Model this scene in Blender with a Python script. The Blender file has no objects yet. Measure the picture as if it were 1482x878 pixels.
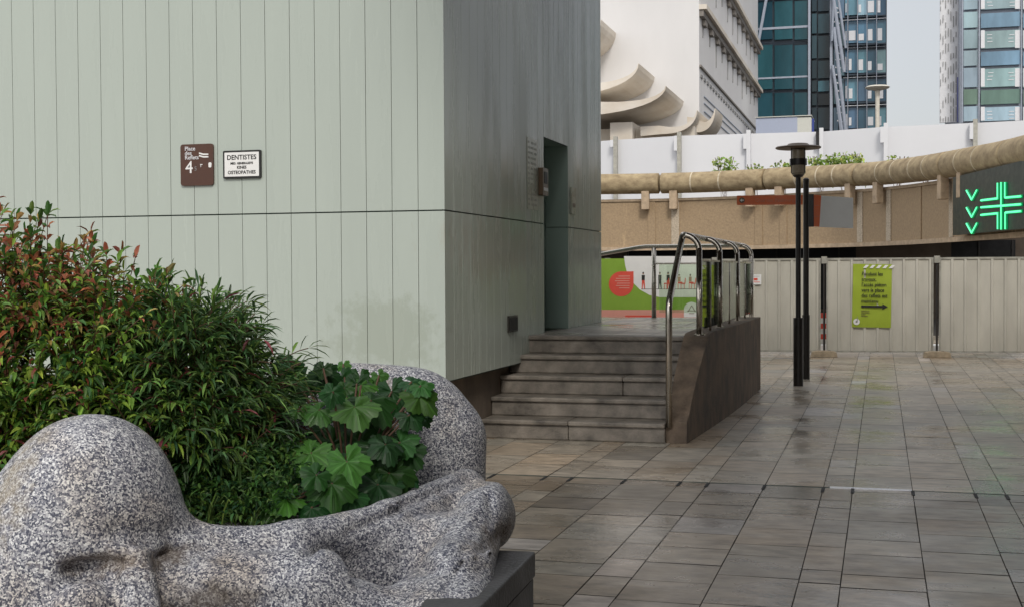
import bpy, math, random
import numpy as np
from mathutils import Vector, Matrix
random.seed(7); rng = np.random.default_rng(7)
R = math.radians
scn = bpy.context.scene
col = scn.collection

# ------------------------------------------------------------------ camera
F = 1850.0; EYE = 1.6
YAW = 16.1
cm = Matrix.Rotation(R(YAW), 3, 'Z') @ Matrix.Rotation(R(90-1.39), 3, 'X') @ Matrix.Rotation(R(-.31), 3, 'Z')
cam = bpy.data.cameras.new('camera'); co = bpy.data.objects.new('camera', cam); col.objects.link(co)
co.matrix_world = Matrix.Translation((0, 0, EYE)) @ cm.to_4x4()
cam.sensor_width = 36; cam.lens = 36*F/1482; cam.clip_end = 3000; cam.clip_start = .05
scn.camera = co
# ------------------------------------------------------------------ sky, sun, exposure
SUN_AZ = 157.0   # compass-like angle, clockwise from +Y
SUN_EL = 42.0
w = bpy.data.worlds.new('World'); scn.world = w; w.use_nodes = True
nt = w.node_tree; nt.nodes.clear()
def wn(t, **k):
    n = nt.nodes.new(t)
    for a, b in k.items(): setattr(n, a, b)
    return n
sky = wn('ShaderNodeTexSky', sky_type='NISHITA', sun_disc=False, sun_elevation=R(SUN_EL), sun_rotation=R(SUN_AZ))
sky.air_density = 1.0; sky.dust_density = 3.0
bg1 = wn('ShaderNodeBackground'); bg1.inputs[1].default_value = .028
nt.links.new(sky.outputs[0], bg1.inputs[0])
tc = wn('ShaderNodeTexCoord'); dot = wn('ShaderNodeVectorMath', operation='DOT_PRODUCT')
dot.inputs[1].default_value = Vector((-.72, -.55, .40)).normalized()   # bright cloud is up and behind
nt.links.new(tc.outputs['Generated'], dot.inputs[0])
mr = wn('ShaderNodeMapRange'); mr.inputs[1].default_value = -1; mr.inputs[2].default_value = 1
mr.inputs[3].default_value = .29; mr.inputs[4].default_value = .95
nt.links.new(dot.outputs['Value'], mr.inputs[0])
bg2 = wn('ShaderNodeBackground'); bg2.inputs[0].default_value = (.985, .985, .985, 1)
nt.links.new(mr.outputs[0], bg2.inputs[1])
ad = wn('ShaderNodeAddShader'); nt.links.new(bg1.outputs[0], ad.inputs[0]); nt.links.new(bg2.outputs[0], ad.inputs[1])
wo = wn('ShaderNodeOutputWorld'); nt.links.new(ad.outputs[0], wo.inputs[0])
sl = bpy.data.lights.new('sun', 'SUN'); sl.energy = 1.5; sl.angle = R(14); sl.color = (1, .95, .87)
so = bpy.data.objects.new('sun', sl); col.objects.link(so)
sd = Vector((math.sin(R(SUN_AZ))*math.cos(R(SUN_EL)), math.cos(R(SUN_AZ))*math.cos(R(SUN_EL)), math.sin(R(SUN_EL))))
so.rotation_euler = sd.to_track_quat('Z', 'Y').to_euler()
scn.view_settings.view_transform = 'Standard'; scn.view_settings.look = 'None'
scn.view_settings.exposure = 0.28; scn.view_settings.gamma = 1

# ------------------------------------------------------------------ pixel -> world helpers (photo pixels, 1482 x 878)
O = Vector((0, 0, EYE))
def ray(x, y): return cm @ Vector(((x-741)/F, -(y-439)/F, -1))
def G(x, y, h=0): r = ray(x, y); return O + r*((h-EYE)/r.z)
def PX(x, y, X): r = ray(x, y); return O + r*(X/r.x)
def PY(x, y, Y): r = ray(x, y); return O + r*(Y/r.y)
def PD(x, y, d): return O + ray(x, y)*d

# ------------------------------------------------------------------ materials
def mat(name, c, rough=.7, metal=0, spec=.5, var=.12, vscale=6, bump=0, bscale=80, c2=None, emit=None, attr=None, transl=0,
        streak=None, coat=0):
    m = bpy.data.materials.new(name); m.use_nodes = True; t = m.node_tree; N = t.nodes; L = t.links
    b = N['Principled BSDF']
    b.inputs['Roughness'].default_value = rough; b.inputs['Metallic'].default_value = metal
    b.inputs['Specular IOR Level'].default_value = spec; b.inputs['Coat Weight'].default_value = coat
    tcn = N.new('ShaderNodeTexCoord')
    base = None
    if attr:
        a = N.new('ShaderNodeAttribute'); a.attribute_name = attr; base = a.outputs['Color']
    nz = N.new('ShaderNodeTexNoise'); nz.inputs['Scale'].default_value = vscale; nz.inputs['Detail'].default_value = 6
    nz.inputs['Roughness'].default_value = .62
    mp = N.new('ShaderNodeMapping'); L.new(tcn.outputs['Object'], mp.inputs[0]); L.new(mp.outputs[0], nz.inputs['Vector'])
    if streak: mp.inputs['Scale'].default_value = streak
    ramp = N.new('ShaderNodeMapRange'); ramp.inputs[1].default_value = .3; ramp.inputs[2].default_value = .7
    ramp.inputs[3].default_value = 0; ramp.inputs[4].default_value = 1
    L.new(nz.outputs['Fac'], ramp.inputs[0])
    if base is None:
        mx = N.new('ShaderNodeMix'); mx.data_type = 'RGBA'
        d = c2 if c2 else tuple(v*(1-var*1.6) for v in c)
        u = c if c2 else tuple(min(1, v*(1+var*.8)) for v in c)
        mx.inputs[6].default_value = (*d, 1); mx.inputs[7].default_value = (*u, 1)
        L.new(ramp.outputs[0], mx.inputs[0]); base = mx.outputs[2]
    else:
        mx = N.new('ShaderNodeMix'); mx.data_type = 'RGBA'; mx.blend_type = 'MULTIPLY'; mx.inputs[0].default_value = 1
        mr2 = N.new('ShaderNodeMapRange'); mr2.inputs[3].default_value = 1-var; mr2.inputs[4].default_value = 1+var
        L.new(ramp.outputs[0], mr2.inputs[0]); L.new(base, mx.inputs[6]); L.new(mr2.outputs[0], mx.inputs[7]); base = mx.outputs[2]
    L.new(base, b.inputs['Base Color'])
    if rough > .12:
        rr = N.new('ShaderNodeMapRange'); rr.inputs[3].default_value = max(.04, rough-.12); rr.inputs[4].default_value = min(1, rough+.12)
        L.new(ramp.outputs[0], rr.inputs[0]); L.new(rr.outputs[0], b.inputs['Roughness'])
    if bump:
        n2 = N.new('ShaderNodeTexNoise'); n2.inputs['Scale'].default_value = bscale; n2.inputs['Detail'].default_value = 4
        L.new(tcn.outputs['Object'], n2.inputs['Vector'])
        bp = N.new('ShaderNodeBump'); bp.inputs['Strength'].default_value = bump; bp.inputs['Distance'].default_value = .01
        L.new(n2.outputs['Fac'], bp.inputs['Height']); L.new(bp.outputs[0], b.inputs['Normal'])
    if emit:
        b.inputs['Emission Color'].default_value = (*emit[0], 1); b.inputs['Emission Strength'].default_value = emit[1]
    if transl:
        tr = N.new('ShaderNodeBsdfTranslucent'); L.new(base, tr.inputs[0]); ms = N.new('ShaderNodeMixShader'); ms.inputs[0].default_value = transl
        L.new(b.outputs[0], ms.inputs[1]); L.new(tr.outputs[0], ms.inputs[2]); L.new(ms.outputs[0], N['Material Output'].inputs[0])
    return m
def glass(name, tint, alpha=.25, rough=.03):
    m = bpy.data.materials.new(name); m.use_nodes = True; t = m.node_tree; N = t.nodes; L = t.links
    g = N.new('ShaderNodeBsdfGlossy'); g.inputs['Roughness'].default_value = rough; g.inputs['Color'].default_value = (.9, .95, .9, 1)
    tr = N.new('ShaderNodeBsdfTransparent'); tr.inputs[0].default_value = (*tint, 1)
    lw = N.new('ShaderNodeFresnel'); lw.inputs[0].default_value = 1.5
    mr = N.new('ShaderNodeMapRange'); mr.inputs[3].default_value = alpha*.2; mr.inputs[4].default_value = 1
    L.new(lw.outputs[0], mr.inputs[0])
    ms = N.new('ShaderNodeMixShader'); L.new(mr.outputs[0], ms.inputs[0]); L.new(tr.outputs[0], ms.inputs[1]); L.new(g.outputs[0], ms.inputs[2])
    L.new(ms.outputs[0], N['Material Output'].inputs[0]); return m
M = {}
def stained(m, dark, centre, rad, scale, thr=.5, soft=.12, amt=.7, stretch=(1, 1, 1)):
    """irregular dirt patch with a place and shape of its own"""
    t = m.node_tree; N = t.nodes; L = t.links; b = N['Principled BSDF']; src = b.inputs['Base Color'].links[0].from_socket
    tcn = N.new('ShaderNodeTexCoord')
    sub = N.new('ShaderNodeVectorMath'); sub.operation = 'SUBTRACT'; sub.inputs[1].default_value = centre; L.new(tcn.outputs['Object'], sub.inputs[0])
    dv = N.new('ShaderNodeVectorMath'); dv.operation = 'DIVIDE'; dv.inputs[1].default_value = rad; L.new(sub.outputs[0], dv.inputs[0])
    ln = N.new('ShaderNodeVectorMath'); ln.operation = 'LENGTH'; L.new(dv.outputs[0], ln.inputs[0])
    mp = N.new('ShaderNodeMapping'); mp.inputs['Scale'].default_value = stretch; L.new(tcn.outputs['Object'], mp.inputs[0])
    nz = N.new('ShaderNodeTexNoise'); nz.inputs['Scale'].default_value = scale; nz.inputs['Detail'].default_value = 7; nz.inputs['Roughness'].default_value = .7
    L.new(mp.outputs[0], nz.inputs['Vector'])
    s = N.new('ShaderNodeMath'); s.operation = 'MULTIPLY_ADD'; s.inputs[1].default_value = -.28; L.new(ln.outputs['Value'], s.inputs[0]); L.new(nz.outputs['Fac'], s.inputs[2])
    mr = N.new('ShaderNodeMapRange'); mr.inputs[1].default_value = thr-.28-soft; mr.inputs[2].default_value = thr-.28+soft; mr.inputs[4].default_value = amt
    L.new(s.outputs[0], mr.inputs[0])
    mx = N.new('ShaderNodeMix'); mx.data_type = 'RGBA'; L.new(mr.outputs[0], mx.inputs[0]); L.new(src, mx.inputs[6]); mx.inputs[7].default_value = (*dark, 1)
    L.new(mx.outputs[2], b.inputs['Base Color'])

M['clad'] = mat('pale_green_lacquered_cladding', (.43, .482, .437), .26, spec=.32, var=.03, vscale=3, streak=(1, 1, .15))
stained(M['clad'], (.33, .37, .31), (3.85, -3.2, 1.08), (.45, .4, .28), 7, thr=.5, soft=.08, amt=.6)
stained(M['clad'], (.36, .33, .27), (4.4, -1.6, 1.85), (.4, 1.2, .3), 9, thr=.52, soft=.08, amt=.45, stretch=(1, 1.2, .3))
M['gap'] = mat('dark_joint', (.05, .075, .06), .8)
M['groove'] = mat('grey_green_groove', (.20, .25, .21), .8)  # grey-green backing behind the panel joints
M['concrete_dk'] = mat('brown_stained_concrete', (.17, .135, .105), .8, var=.3, vscale=3.5, bump=.5, bscale=60, streak=(1, 1, .5))
M['step'] = mat('worn_stone_step', (.24, .212, .18), .55, var=.42, vscale=4.5, bump=.5, bscale=70)
M['parapet'] = mat('brown_parapet_concrete', (.215, .16, .115), .8, var=.42, vscale=4, bump=.6, bscale=50, streak=(1, 1, .7))
M['beam'] = mat('exposed_aggregate_concrete', (.86, .63, .37), .9, var=.2, vscale=16, c2=(.50, .35, .20), bump=1, bscale=14)
stained(M['beam'], (.16, .12, .085), (-4, -1, .8), (9, 14, 2.5), 1.0, thr=.40, soft=.09, amt=.66, stretch=(2.6, 1.2, .28))
M['pilaster'] = mat('light_concrete_strip', (.5, .42, .32), .9, var=.25, vscale=25, bump=.5, bscale=30)
M['tube'] = mat('weathered_concrete_tube', (.44, .35, .215), .85, c2=(.20, .145, .08), vscale=3.6, bump=.6, bscale=25, streak=(1, 1, 1.5))
M['bracket'] = mat('concrete_bracket', (.46, .35, .24), .85, var=.2, vscale=6, bump=.4, bscale=30)
M['soffit'] = mat('dark_soffit_concrete', (.13, .10, .075), .9, var=.3, vscale=1)
M['dark'] = mat('black_void', (.012, .012, .013), .7)
M['steel'] = mat('brushed_stainless_steel', (.58, .54, .48), .24, metal=1, var=.05, vscale=3)
M['blackmetal'] = mat('dark_painted_metal', (.028, .024, .021), .42, var=.3, vscale=9)
M['fence'] = mat('cream_steel_sheet', (.54, .52, .455), .5, var=.12, vscale=2.2, streak=(1, 1, .3))
M['fenceframe'] = mat('galvanised_tube', (.42, .41, .36), .45, metal=.3, var=.15, vscale=8)
M['block'] = mat('tan_concrete_block', (.42, .34, .24), .9, var=.25, vscale=9, bump=.6, bscale=50)
M['lime'] = mat('lime_green_print', (.33, .43, .03), .55, var=.04)
M['green'] = mat('leaf_green_print', (.24, .40, .045), .5, var=.04)
M['white'] = mat('white_print', (.8, .8, .79), .5, var=.03)
M['red'] = mat('coral_red_print', (.72, .09, .06), .5, var=.03)
M['pink'] = mat('pink_print', (.72, .33, .27), .5, var=.04)
M['ink'] = mat('black_ink', (.015, .015, .014), .6)
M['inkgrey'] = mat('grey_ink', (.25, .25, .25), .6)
M['brownsign'] = mat('brown_enamel', (.075, .028, .014), .35, var=.12, vscale=8)
M['brownplq'] = mat('aged_brown_plate', (.14, .09, .05), .4, var=.15)
M['orange'] = mat('orange_red_sign_paint', (.75, .16, .05), .5, var=.06)
M['pharm'] = mat('dark_green_panel', (.022, .035, .028), .45, var=.1)
M['neon'] = mat('green_neon', (.05, .8, .3), .4, emit=((.12, 1, .42), 1.1))
M['neonside'] = mat('green_neon_case', (.0, .30, .10), .4, emit=((.0, .4, .12), .25))
M['wb'] = mat('white_building_render', (.66, .655, .66), .8, var=.04, vscale=.4, streak=(1, 1, .3))
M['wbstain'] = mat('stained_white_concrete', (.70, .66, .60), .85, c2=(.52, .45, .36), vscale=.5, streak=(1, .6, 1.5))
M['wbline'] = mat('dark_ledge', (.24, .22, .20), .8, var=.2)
M['hoard'] = mat('white_hoarding_panel', (.66, .67, .70), .6, var=.02, vscale=.8)
M['paleblue'] = mat('pale_blue_cladding', (.40, .45, .58), .6, var=.03)
M['cream'] = mat('cream_cladding', (.62, .63, .58), .6, var=.03)
M['tealglass'] = mat('dark_teal_glass', (.03, .075, .095), .12, spec=.35, attr='tint', var=.42, vscale=.3, streak=(1, 1, .3))
M['mullion'] = mat('dark_mullion', (.02, .035, .055), .4, var=.1)
M['mullionlt'] = mat('grey_mullion', (.36, .40, .48), .45, var=.08)
M['spandrel'] = mat('white_spandrel', (.74, .75, .78), .5, var=.05)
M['asph'] = mat('joint_sand', (.06, .05, .04), .9, var=.2)
M['paver'] = mat('worn_grey_paving', (.2, .2, .2), .25, spec=.6, attr='tint', var=.42, vscale=5, bump=.14, bscale=30, streak=(1, 2.2, 1))
_t = M['paver'].node_tree; _b = _t.nodes['Principled BSDF']
_n = _t.nodes.new('ShaderNodeTexNoise'); _n.inputs['Scale'].default_value = .9; _n.inputs['Detail'].default_value = 5; _n.inputs['Roughness'].default_value = .6
_c = _t.nodes.new('ShaderNodeTexCoord'); _t.links.new(_c.outputs['Object'], _n.inputs['Vector'])
_m = _t.nodes.new('ShaderNodeMapRange'); _m.inputs[1].default_value = .38; _m.inputs[2].default_value = .62; _m.inputs[3].default_value = .17; _m.inputs[4].default_value = .46   # polished and dull patches
_t.links.new(_n.outputs['Fac'], _m.inputs[0]); _t.links.new(_m.outputs[0], _b.inputs['Roughness']); _b.inputs['Specular IOR Level'].default_value = .85
M['leaf'] = mat('leaf', (.1, .1, .1), .42, spec=.35, attr='tint', var=.15, vscale=20, transl=.35)
M['stem'] = mat('reddish_stem', (.11, .06, .035), .7)
M['soil'] = mat('dark_soil', (.035, .025, .018), .95, bump=.8, bscale=40)
M['slab'] = mat('dark_slate_block', (.085, .085, .088), .5, var=.3, vscale=5, bump=.4, bscale=50)
M['lampglass'] = mat('frosted_lamp_glass', (.42, .36, .27), .3, var=.1)
M['mush'] = mat('cream_lamp_metal', (.6, .57, .5), .6)
M['gglass'] = glass('green_tinted_glass', (.88, .95, .86), .25)
M['orange_w'] = mat('red_white_tape', (.6, .15, .1), .6)
M['doorgreen'] = mat('grey_green_jamb_paint', (.30, .40, .36), .5, var=.05, vscale=2)

def granite():
    m = bpy.data.materials.new('speckled_granite'); m.use_nodes = True; t = m.node_tree; N = t.nodes; L = t.links; b = N['Principled BSDF']
    tcn = N.new('ShaderNodeTexCoord'); nz0 = N.new('ShaderNodeTexNoise'); nz0.inputs['Scale'].default_value = 60
    add = N.new('ShaderNodeMix'); add.data_type = 'VECTOR'; add.inputs[0].default_value = .012
    L.new(tcn.outputs['Object'], nz0.inputs['Vector']); L.new(tcn.outputs['Object'], add.inputs[4]); L.new(nz0.outputs['Color'], add.inputs[5])
    v = N.new('ShaderNodeTexVoronoi'); v.inputs['Scale'].default_value = 185; L.new(add.outputs[1], v.inputs['Vector'])
    sp = N.new('ShaderNodeSeparateColor'); L.new(v.outputs['Color'], sp.inputs[0])
    cr = N.new('ShaderNodeValToRGB'); e = cr.color_ramp; e.interpolation = 'CONSTANT'
    e.elements[0].color = (.06, .066, .10, 1); e.elements[1].position = .24; e.elements[1].color = (.17, .175, .215, 1)
    for p, c in ((.44, (.32, .32, .35, 1)), (.64, (.52, .52, .54, 1)), (.84, (.76, .76, .76, 1))):
        k = e.elements.new(p); k.color = c
    L.new(sp.outputs[0], cr.inputs[0])
    nz = N.new('ShaderNodeTexNoise'); nz.inputs['Scale'].default_value = 3.3; nz.inputs['Detail'].default_value = 5; L.new(tcn.outputs['Object'], nz.inputs['Vector'])
    mr = N.new('ShaderNodeMapRange'); mr.inputs[1].default_value = .5; mr.inputs[2].default_value = .72; mr.inputs[4].default_value = .6; L.new(nz.outputs['Fac'], mr.inputs[0])
    mx = N.new('ShaderNodeMix'); mx.data_type = 'RGBA'; mx.blend_type = 'MULTIPLY'; mx.inputs[7].default_value = (.8, .62, .42, 1)
    L.new(mr.outputs[0], mx.inputs[0]); L.new(cr.outputs[0], mx.inputs[6]); L.new(mx.outputs[2], b.inputs['Base Color'])
    b.inputs['Roughness'].default_value = .55
    bp = N.new('ShaderNodeBump'); bp.inputs['Strength'].default_value = .35; bp.inputs['Distance'].default_value = .004
    L.new(sp.outputs[1], bp.inputs['Height']); L.new(bp.outputs[0], b.inputs['Normal'])
    return m
M['granite'] = granite()

# ------------------------------------------------------------------ mesh builder
class MB:
    def __init__(s): s.v = []; s.f = []; s.c = []; s.cur = None
    def face(s, pts, c=None):
        i = len(s.v); s.v += [tuple(p) for p in pts]; s.f.append(tuple(range(i, i+len(pts)))); s.c.append(c or s.cur)
    def box(s, a, b, c=None):
        (x0, y0, z0), (x1, y1, z1) = [min(a[i], b[i]) for i in range(3)], [max(a[i], b[i]) for i in range(3)]
        s.hexa([(x0, y0, z0), (x1, y0, z0), (x1, y1, z0), (x0, y1, z0)], [(x0, y0, z1), (x1, y0, z1), (x1, y1, z1), (x0, y1, z1)], c)
        return s
    def hexa(s, lo, hi, c=None):
        i = len(s.v); n = len(lo); s.v += [tuple(p) for p in lo]+[tuple(p) for p in hi]
        s.f.append(tuple(range(i+n-1, i-1, -1))); s.f.append(tuple(range(i+n, i+2*n)))
        for k in range(n):
            q = (k+1) % n; s.f.append((i+k, i+q, i+n+q, i+n+k))
        s.c += [c or s.cur]*(n+2)
    def obox(s, p, q, wid, z0, z1, c=None):   # a wall piece between plan points p and q
        d = Vector((q[0]-p[0], q[1]-p[1])).normalized(); n = Vector((-d.y, d.x))*wid/2
        L = [(p[0]+n.x, p[1]+n.y), (p[0]-n.x, p[1]-n.y), (q[0]-n.x, q[1]-n.y), (q[0]+n.x, q[1]+n.y)]
        s.hexa([(*a, z0) for a in L], [(*a, z1) for a in L], c); return s
    def tube(s, path, r, seg=12, caps=True):
        path = [Vector(p) for p in path]; n = len(path); rs = r if isinstance(r, (list, tuple)) else [r]*n
        i0 = len(s.v); up = None
        for k in range(n):
            d = (path[min(k+1, n-1)]-path[max(k-1, 0)]).normalized()
            if up is None:
                up = Vector((0, 0, 1)) if abs(d.z) < .9 else Vector((1, 0, 0))
            u = d.cross(up).normalized(); vv = u.cross(d).normalized(); up = vv
            for j in range(seg):
                a = 2*math.pi*j/seg; s.v.append(tuple(path[k]+(u*math.cos(a)+vv*math.sin(a))*rs[k]))
        for k in range(n-1):
            for j in range(seg):
                a = i0+k*seg+j; b = i0+k*seg+(j+1) % seg
                s.f.append((a, b, b+seg, a+seg)); s.c.append(s.cur)
        if caps:
            s.f.append(tuple(i0+j for j in range(seg-1, -1, -1))); s.f.append(tuple(i0+(n-1)*seg+j for j in range(seg))); s.c += [s.cur]*2
        return s
    def lathe(s, cx, cy, prof, seg=28):
        i0 = len(s.v)
        for r, z in prof:
            for j in range(seg):
                a = 2*math.pi*j/seg; s.v.append((cx+r*math.cos(a), cy+r*math.sin(a), z))
        for k in range(len(prof)-1):
            for j in range(seg):
                a = i0+k*seg+j; b = i0+k*seg+(j+1) % seg
                s.f.append((a, b, b+seg, a+seg)); s.c.append(s.cur)
        return s
    def prism(s, poly, axis, a, b, c=None):   # poly in the two other axes, extruded a..b along axis
        def P(p, t): return {'x': (t, p[0], p[1]), 'y': (p[0], t, p[1]), 'z': (p[0], p[1], t)}[axis]
        s.hexa([P(p, a) for p in poly], [P(p, b) for p in poly], c); return s
def link(o, parent=None):
    col.objects.link(o)
    if parent is not None: o.parent = parent
    return o
def base_of(o):
    v = Vector((0, 0, 0))
    while o is not None: v += o.location; o = o.parent
    return v
def part(name, mb, m, parent=None, smooth=False, bevel=0, label=None, fix=True):
    off = base_of(parent) if parent is not None else Vector((0, 0, 0))
    me = bpy.data.meshes.new(name)
    me.from_pydata([(v[0]-off.x, v[1]-off.y, v[2]-off.z) for v in mb.v], [], mb.f)
    if any(c is not None for c in mb.c):
        at = me.color_attributes.new('tint', 'FLOAT_COLOR', 'CORNER'); arr = []
        for p, c in zip(me.polygons, mb.c):
            c = c or (.2, .2, .2); arr += [c[0], c[1], c[2], 1.0]*p.loop_total
        at.data.foreach_set('color', arr)
    me.materials.append(m); me.validate()
    if smooth:
        me.polygons.foreach_set('use_smooth', [True]*len(me.polygons))
        if smooth == 'auto': me.set_sharp_from_angle(angle=R(38))
    o = bpy.data.objects.new(name, me); link(o, parent)
    if bevel:
        b = o.modifiers.new('bevel', 'BEVEL'); b.width = bevel; b.segments = 2; b.limit_method = 'ANGLE'; b.angle_limit = R(50)
    if label: o['label'] = label
    return o
def tag(o, label, cat, group=None):
    o['label'] = label; o['category'] = cat
    if group: o['group'] = group
    return o
def thing(name, loc, label, cat, group=None):
    o = bpy.data.objects.new(name, None); o.location = loc; o.empty_display_size = .2; link(o); return tag(o, label, cat, group)
def struct(o): o['kind'] = 'structure'; return o
def copy_tree(o, parent=None):
    c = o.copy(); link(c, parent)
    for ch in list(o.children): copy_tree(ch, c)
    return c
def text(s, size, m, parent, origin, right, up, name='lettering', align='LEFT', space=1.0, thick=.0012, wscale=1, bold=0):
    """lettering as a mesh; origin is the baseline start (world), right/up are world unit vectors"""
    cu = bpy.data.curves.new('t', 'FONT'); cu.body = s; cu.size = size; cu.align_x = align; cu.space_character = space
    cu.extrude = thick; cu.offset = bold; cu.resolution_u = 3
    ob = bpy.data.objects.new('t', cu); col.objects.link(ob); bpy.context.view_layer.update()
    me = bpy.data.meshes.new_from_object(ob.evaluated_get(bpy.context.evaluated_depsgraph_get()))
    bpy.data.objects.remove(ob); bpy.data.curves.remove(cu)
    r = Vector(right).normalized(); u = Vector(up).normalized(); n = r.cross(u)
    off = base_of(parent) if parent is not None else Vector((0, 0, 0))
    for v in me.vertices:
        v.co = Vector(origin)-off + r*(v.co.x*wscale) + u*v.co.y + n*(v.co.z+thick)
    me.materials.clear(); me.materials.append(m); me.name = name
    o = bpy.data.objects.new(name, me); link(o, parent); return o
def frame2(origin, right, up):   # returns a function mapping (a, b, out) on a sign face to world
    r = Vector(right).normalized(); u = Vector(up).normalized(); n = r.cross(u); o0 = Vector(origin)
    return lambda a, b, t=0: o0+r*a+u*b+n*t
def plate(mb, fr, poly, t0, t1):
    mb.hexa([fr(a, b, t0) for a, b in poly], [fr(a, b, t1) for a, b in poly]); return mb
def rrect(x0, y0, x1, y1, r=.02, n=4):
    P = []
    for cx, cy, a0 in ((x1-r, y1-r, 0), (x0+r, y1-r, 90), (x0+r, y0+r, 180), (x1-r, y0+r, 270)):
        for k in range(n+1):
            a = R(a0+90*k/n); P.append((cx+r*math.cos(a), cy+r*math.sin(a)))
    return P
def disc(cx, cy, r, n=24, a0=0, a1=360):
    return [(cx+r*math.cos(R(a0+(a1-a0)*k/n)), cy+r*math.sin(R(a0+(a1-a0)*k/n))) for k in range(n if a1-a0 == 360 else n+1)]

# ================================================================== GROUND
g = MB(); g.face([(-600, -200, -.008), (600, -200, -.008), (600, 900, -.008), (-600, 900, -.008)])
struct(part('ground', g, M['asph']))
JY = 9.70        # the drain joint across the plaza
pv = MB()
def slabs(mb, x0, x1, y0, y1, z, cols, gap=.0032, rows=None, base=(.215, .178, .135), tilt=.0012, vary=.13):
    y = y0
    while y < y1-.02:
        L = random.choice(rows or (.3, .42, .42, .5, .6)); ye = min(y+L, y1)
        if y1-ye < .12: ye = y1
        k = math.exp(random.gauss(0, vary)); hue = random.gauss(0, .035)
        c = (base[0]*k*(1+hue), base[1]*k, base[2]*k*(1-hue))
        if random.random() < .05: c = tuple(q*.62 for q in c)
        if random.random() < .04: c = (c[0]*1.25, c[1]*1.35, c[2]*1.6)
        t = [random.uniform(-tilt, tilt) for _ in range(4)]
        gy_ = gap*1.7; j_ = [random.uniform(-.0012, .0012) for _ in range(4)]; mb.face([(x0+gap+j_[0], y+gy_+j_[1], z+t[0]), (x1-gap+j_[2], y+gy_+j_[3], z+t[1]), (x1-gap-j_[0], ye-gy_-j_[2], z+t[2]), (x0+gap-j_[3], ye-gy_-j_[1], z+t[3])], c)
        y = ye
X0 = -1.246-1.05*14; bx = [X0]; pat = (.22, .415, .415); k = 0
while bx[-1] < 14: bx.append(bx[-1]-0+ (.425, .21, .42)[(k+1) % 3]); k += 1
# align a boundary with the photograph's column at X = -.196 (start of a wide slab)
i0 = min((i for i in range(len(bx)-1) if bx[i+1]-bx[i] > .4 and (bx[i]-bx[i-1]) < .3), key=lambda i: abs(bx[i]+.196) if i > 0 else 99)
sh = -.196-bx[i0]; bx = [b+sh for b in bx]
for a, b in zip(bx, bx[1:]):
    if b < -9: continue
    slabs(pv, a, b, 2.2, JY-.012, 0, None)
    slabs(pv, a, b, JY+.012, 33, 0, None, rows=(.42, .6, .6, .85), base=(.38, .322, .25), gap=.003, vary=.09)  # lighter base beyond the joint stands in for brighter light there
pav = struct(part('paving', pv, M['paver']))
sl_ = MB()
for b in bx:
    if -3.2 < b < 2.2: sl_.box((b-.012, JY-.21, -.002), (b+.012, JY-.02, .004))
dr = MB(); dr.box((-9, JY-.0075, -.004), (10, JY+.0075, .001))
tag(part('drainage_channel', dr, M['gap']), 'long thin drain joint crossing the grey paving in front of the steps', 'drain')
dch = bpy.data.objects['drainage_channel']
part('drain_slot', sl_, M['dark'], dch)['kind'] = 'stuff'
ms = MB(); ms.box((-.36, JY-.02, .0), (.22, JY+.02, .006)); part('cover_strip', ms, mat('bright_aluminium', (.85, .86, .9), .45, metal=.6, var=.05), dch, label='bright steel strip over the joint')

# ================================================================== GREEN CLAD BUILDING
BX, BY = -3.6, 10.40; SEAM = 2.135; TOP = 9.0; BOT = .665; BEND = 16.80
bld = thing('clad_building', (-8, 13.6, 0), 'building clad in pale green vertical metal panels with a tall narrow doorway above the steps', 'building')
fr = MB(); sd_ = MB(); PW = .2405; gp = .0028
x = BX
while x > -16:
    for z0, z1 in ((BOT, SEAM-.006), (SEAM+.006, TOP)):
        fr.box((x-PW+gp, BY, z0), (x-gp if x < BX else x, BY+.03, z1))
    x -= PW
DY0, DY1, DZ0, DZ1 = 13.775, 14.915, .93, 3.10
ys = [BY+.03]; y = BY
while y+PW < BEND: y += PW; ys.append(y)
ys.append(BEND)
for a, b in zip(ys, ys[1:]):
    for z0, z1 in ((BOT, SEAM-.006), (SEAM+.006, TOP)):
        segs = [(a, b, z0, z1)]
        if b > DY0 and a < DY1:
            segs = []
            if a < DY0: segs.append((a, DY0, z0, z1))
            if b > DY1: segs.append((DY1, b, z0, z1))
            if z1 > DZ1: segs.append((max(a, DY0), min(b, DY1), DZ1, z1))
        for p, q, r_, s_ in segs:
            if q-p > .01: sd_.box((BX-.03, p+(gp if p == a and a > BY+.05 else 0), r_), (BX, q-(gp if q == b else 0), s_))
part('front_cladding', fr, M['clad'], bld); part('side_cladding', sd_, M['clad'], bld)
core = MB()
core.box((-16, BY+.034, BOT+.002), (BX-.034, DY0-.03, TOP-.01)); core.box((-16, DY1+.03, BOT+.002), (BX-.034, BEND-.01, TOP-.01))
core.box((-16, DY0-.03, DZ1+.03), (BX-.034, DY1+.03, TOP-.01)); core.box((-16, DY0-.03, BOT+.002), (BX-1.0, DY1+.03, DZ1+.03))
part('wall_core', core, M['groove'], bld)
sj = MB(); sj.box((-16, BY+.024, SEAM-.03), (BX-.024, BY+.033, SEAM+.03))
for a, b in ((BY+.04, DY0-.03), (DY1+.03, BEND-.01)): sj.box((BX-.033, a, SEAM-.03), (BX-.024, b, SEAM+.03))
part('seam_strip', sj, M['gap'], bld)
pl = MB(); pl.box((-15.8, BY+.16, 0), (BX-.13, BEND-.1, BOT)); part('plinth', pl, M['concrete_dk'], bld)
ed = MB(); ed.box((BX-.5, BY+.02, BOT-.012), (BX-.01, BEND-.02, BOT-.001)); part('base_flashing', ed, M['gap'], bld)
dj = MB()
D = .62
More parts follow.
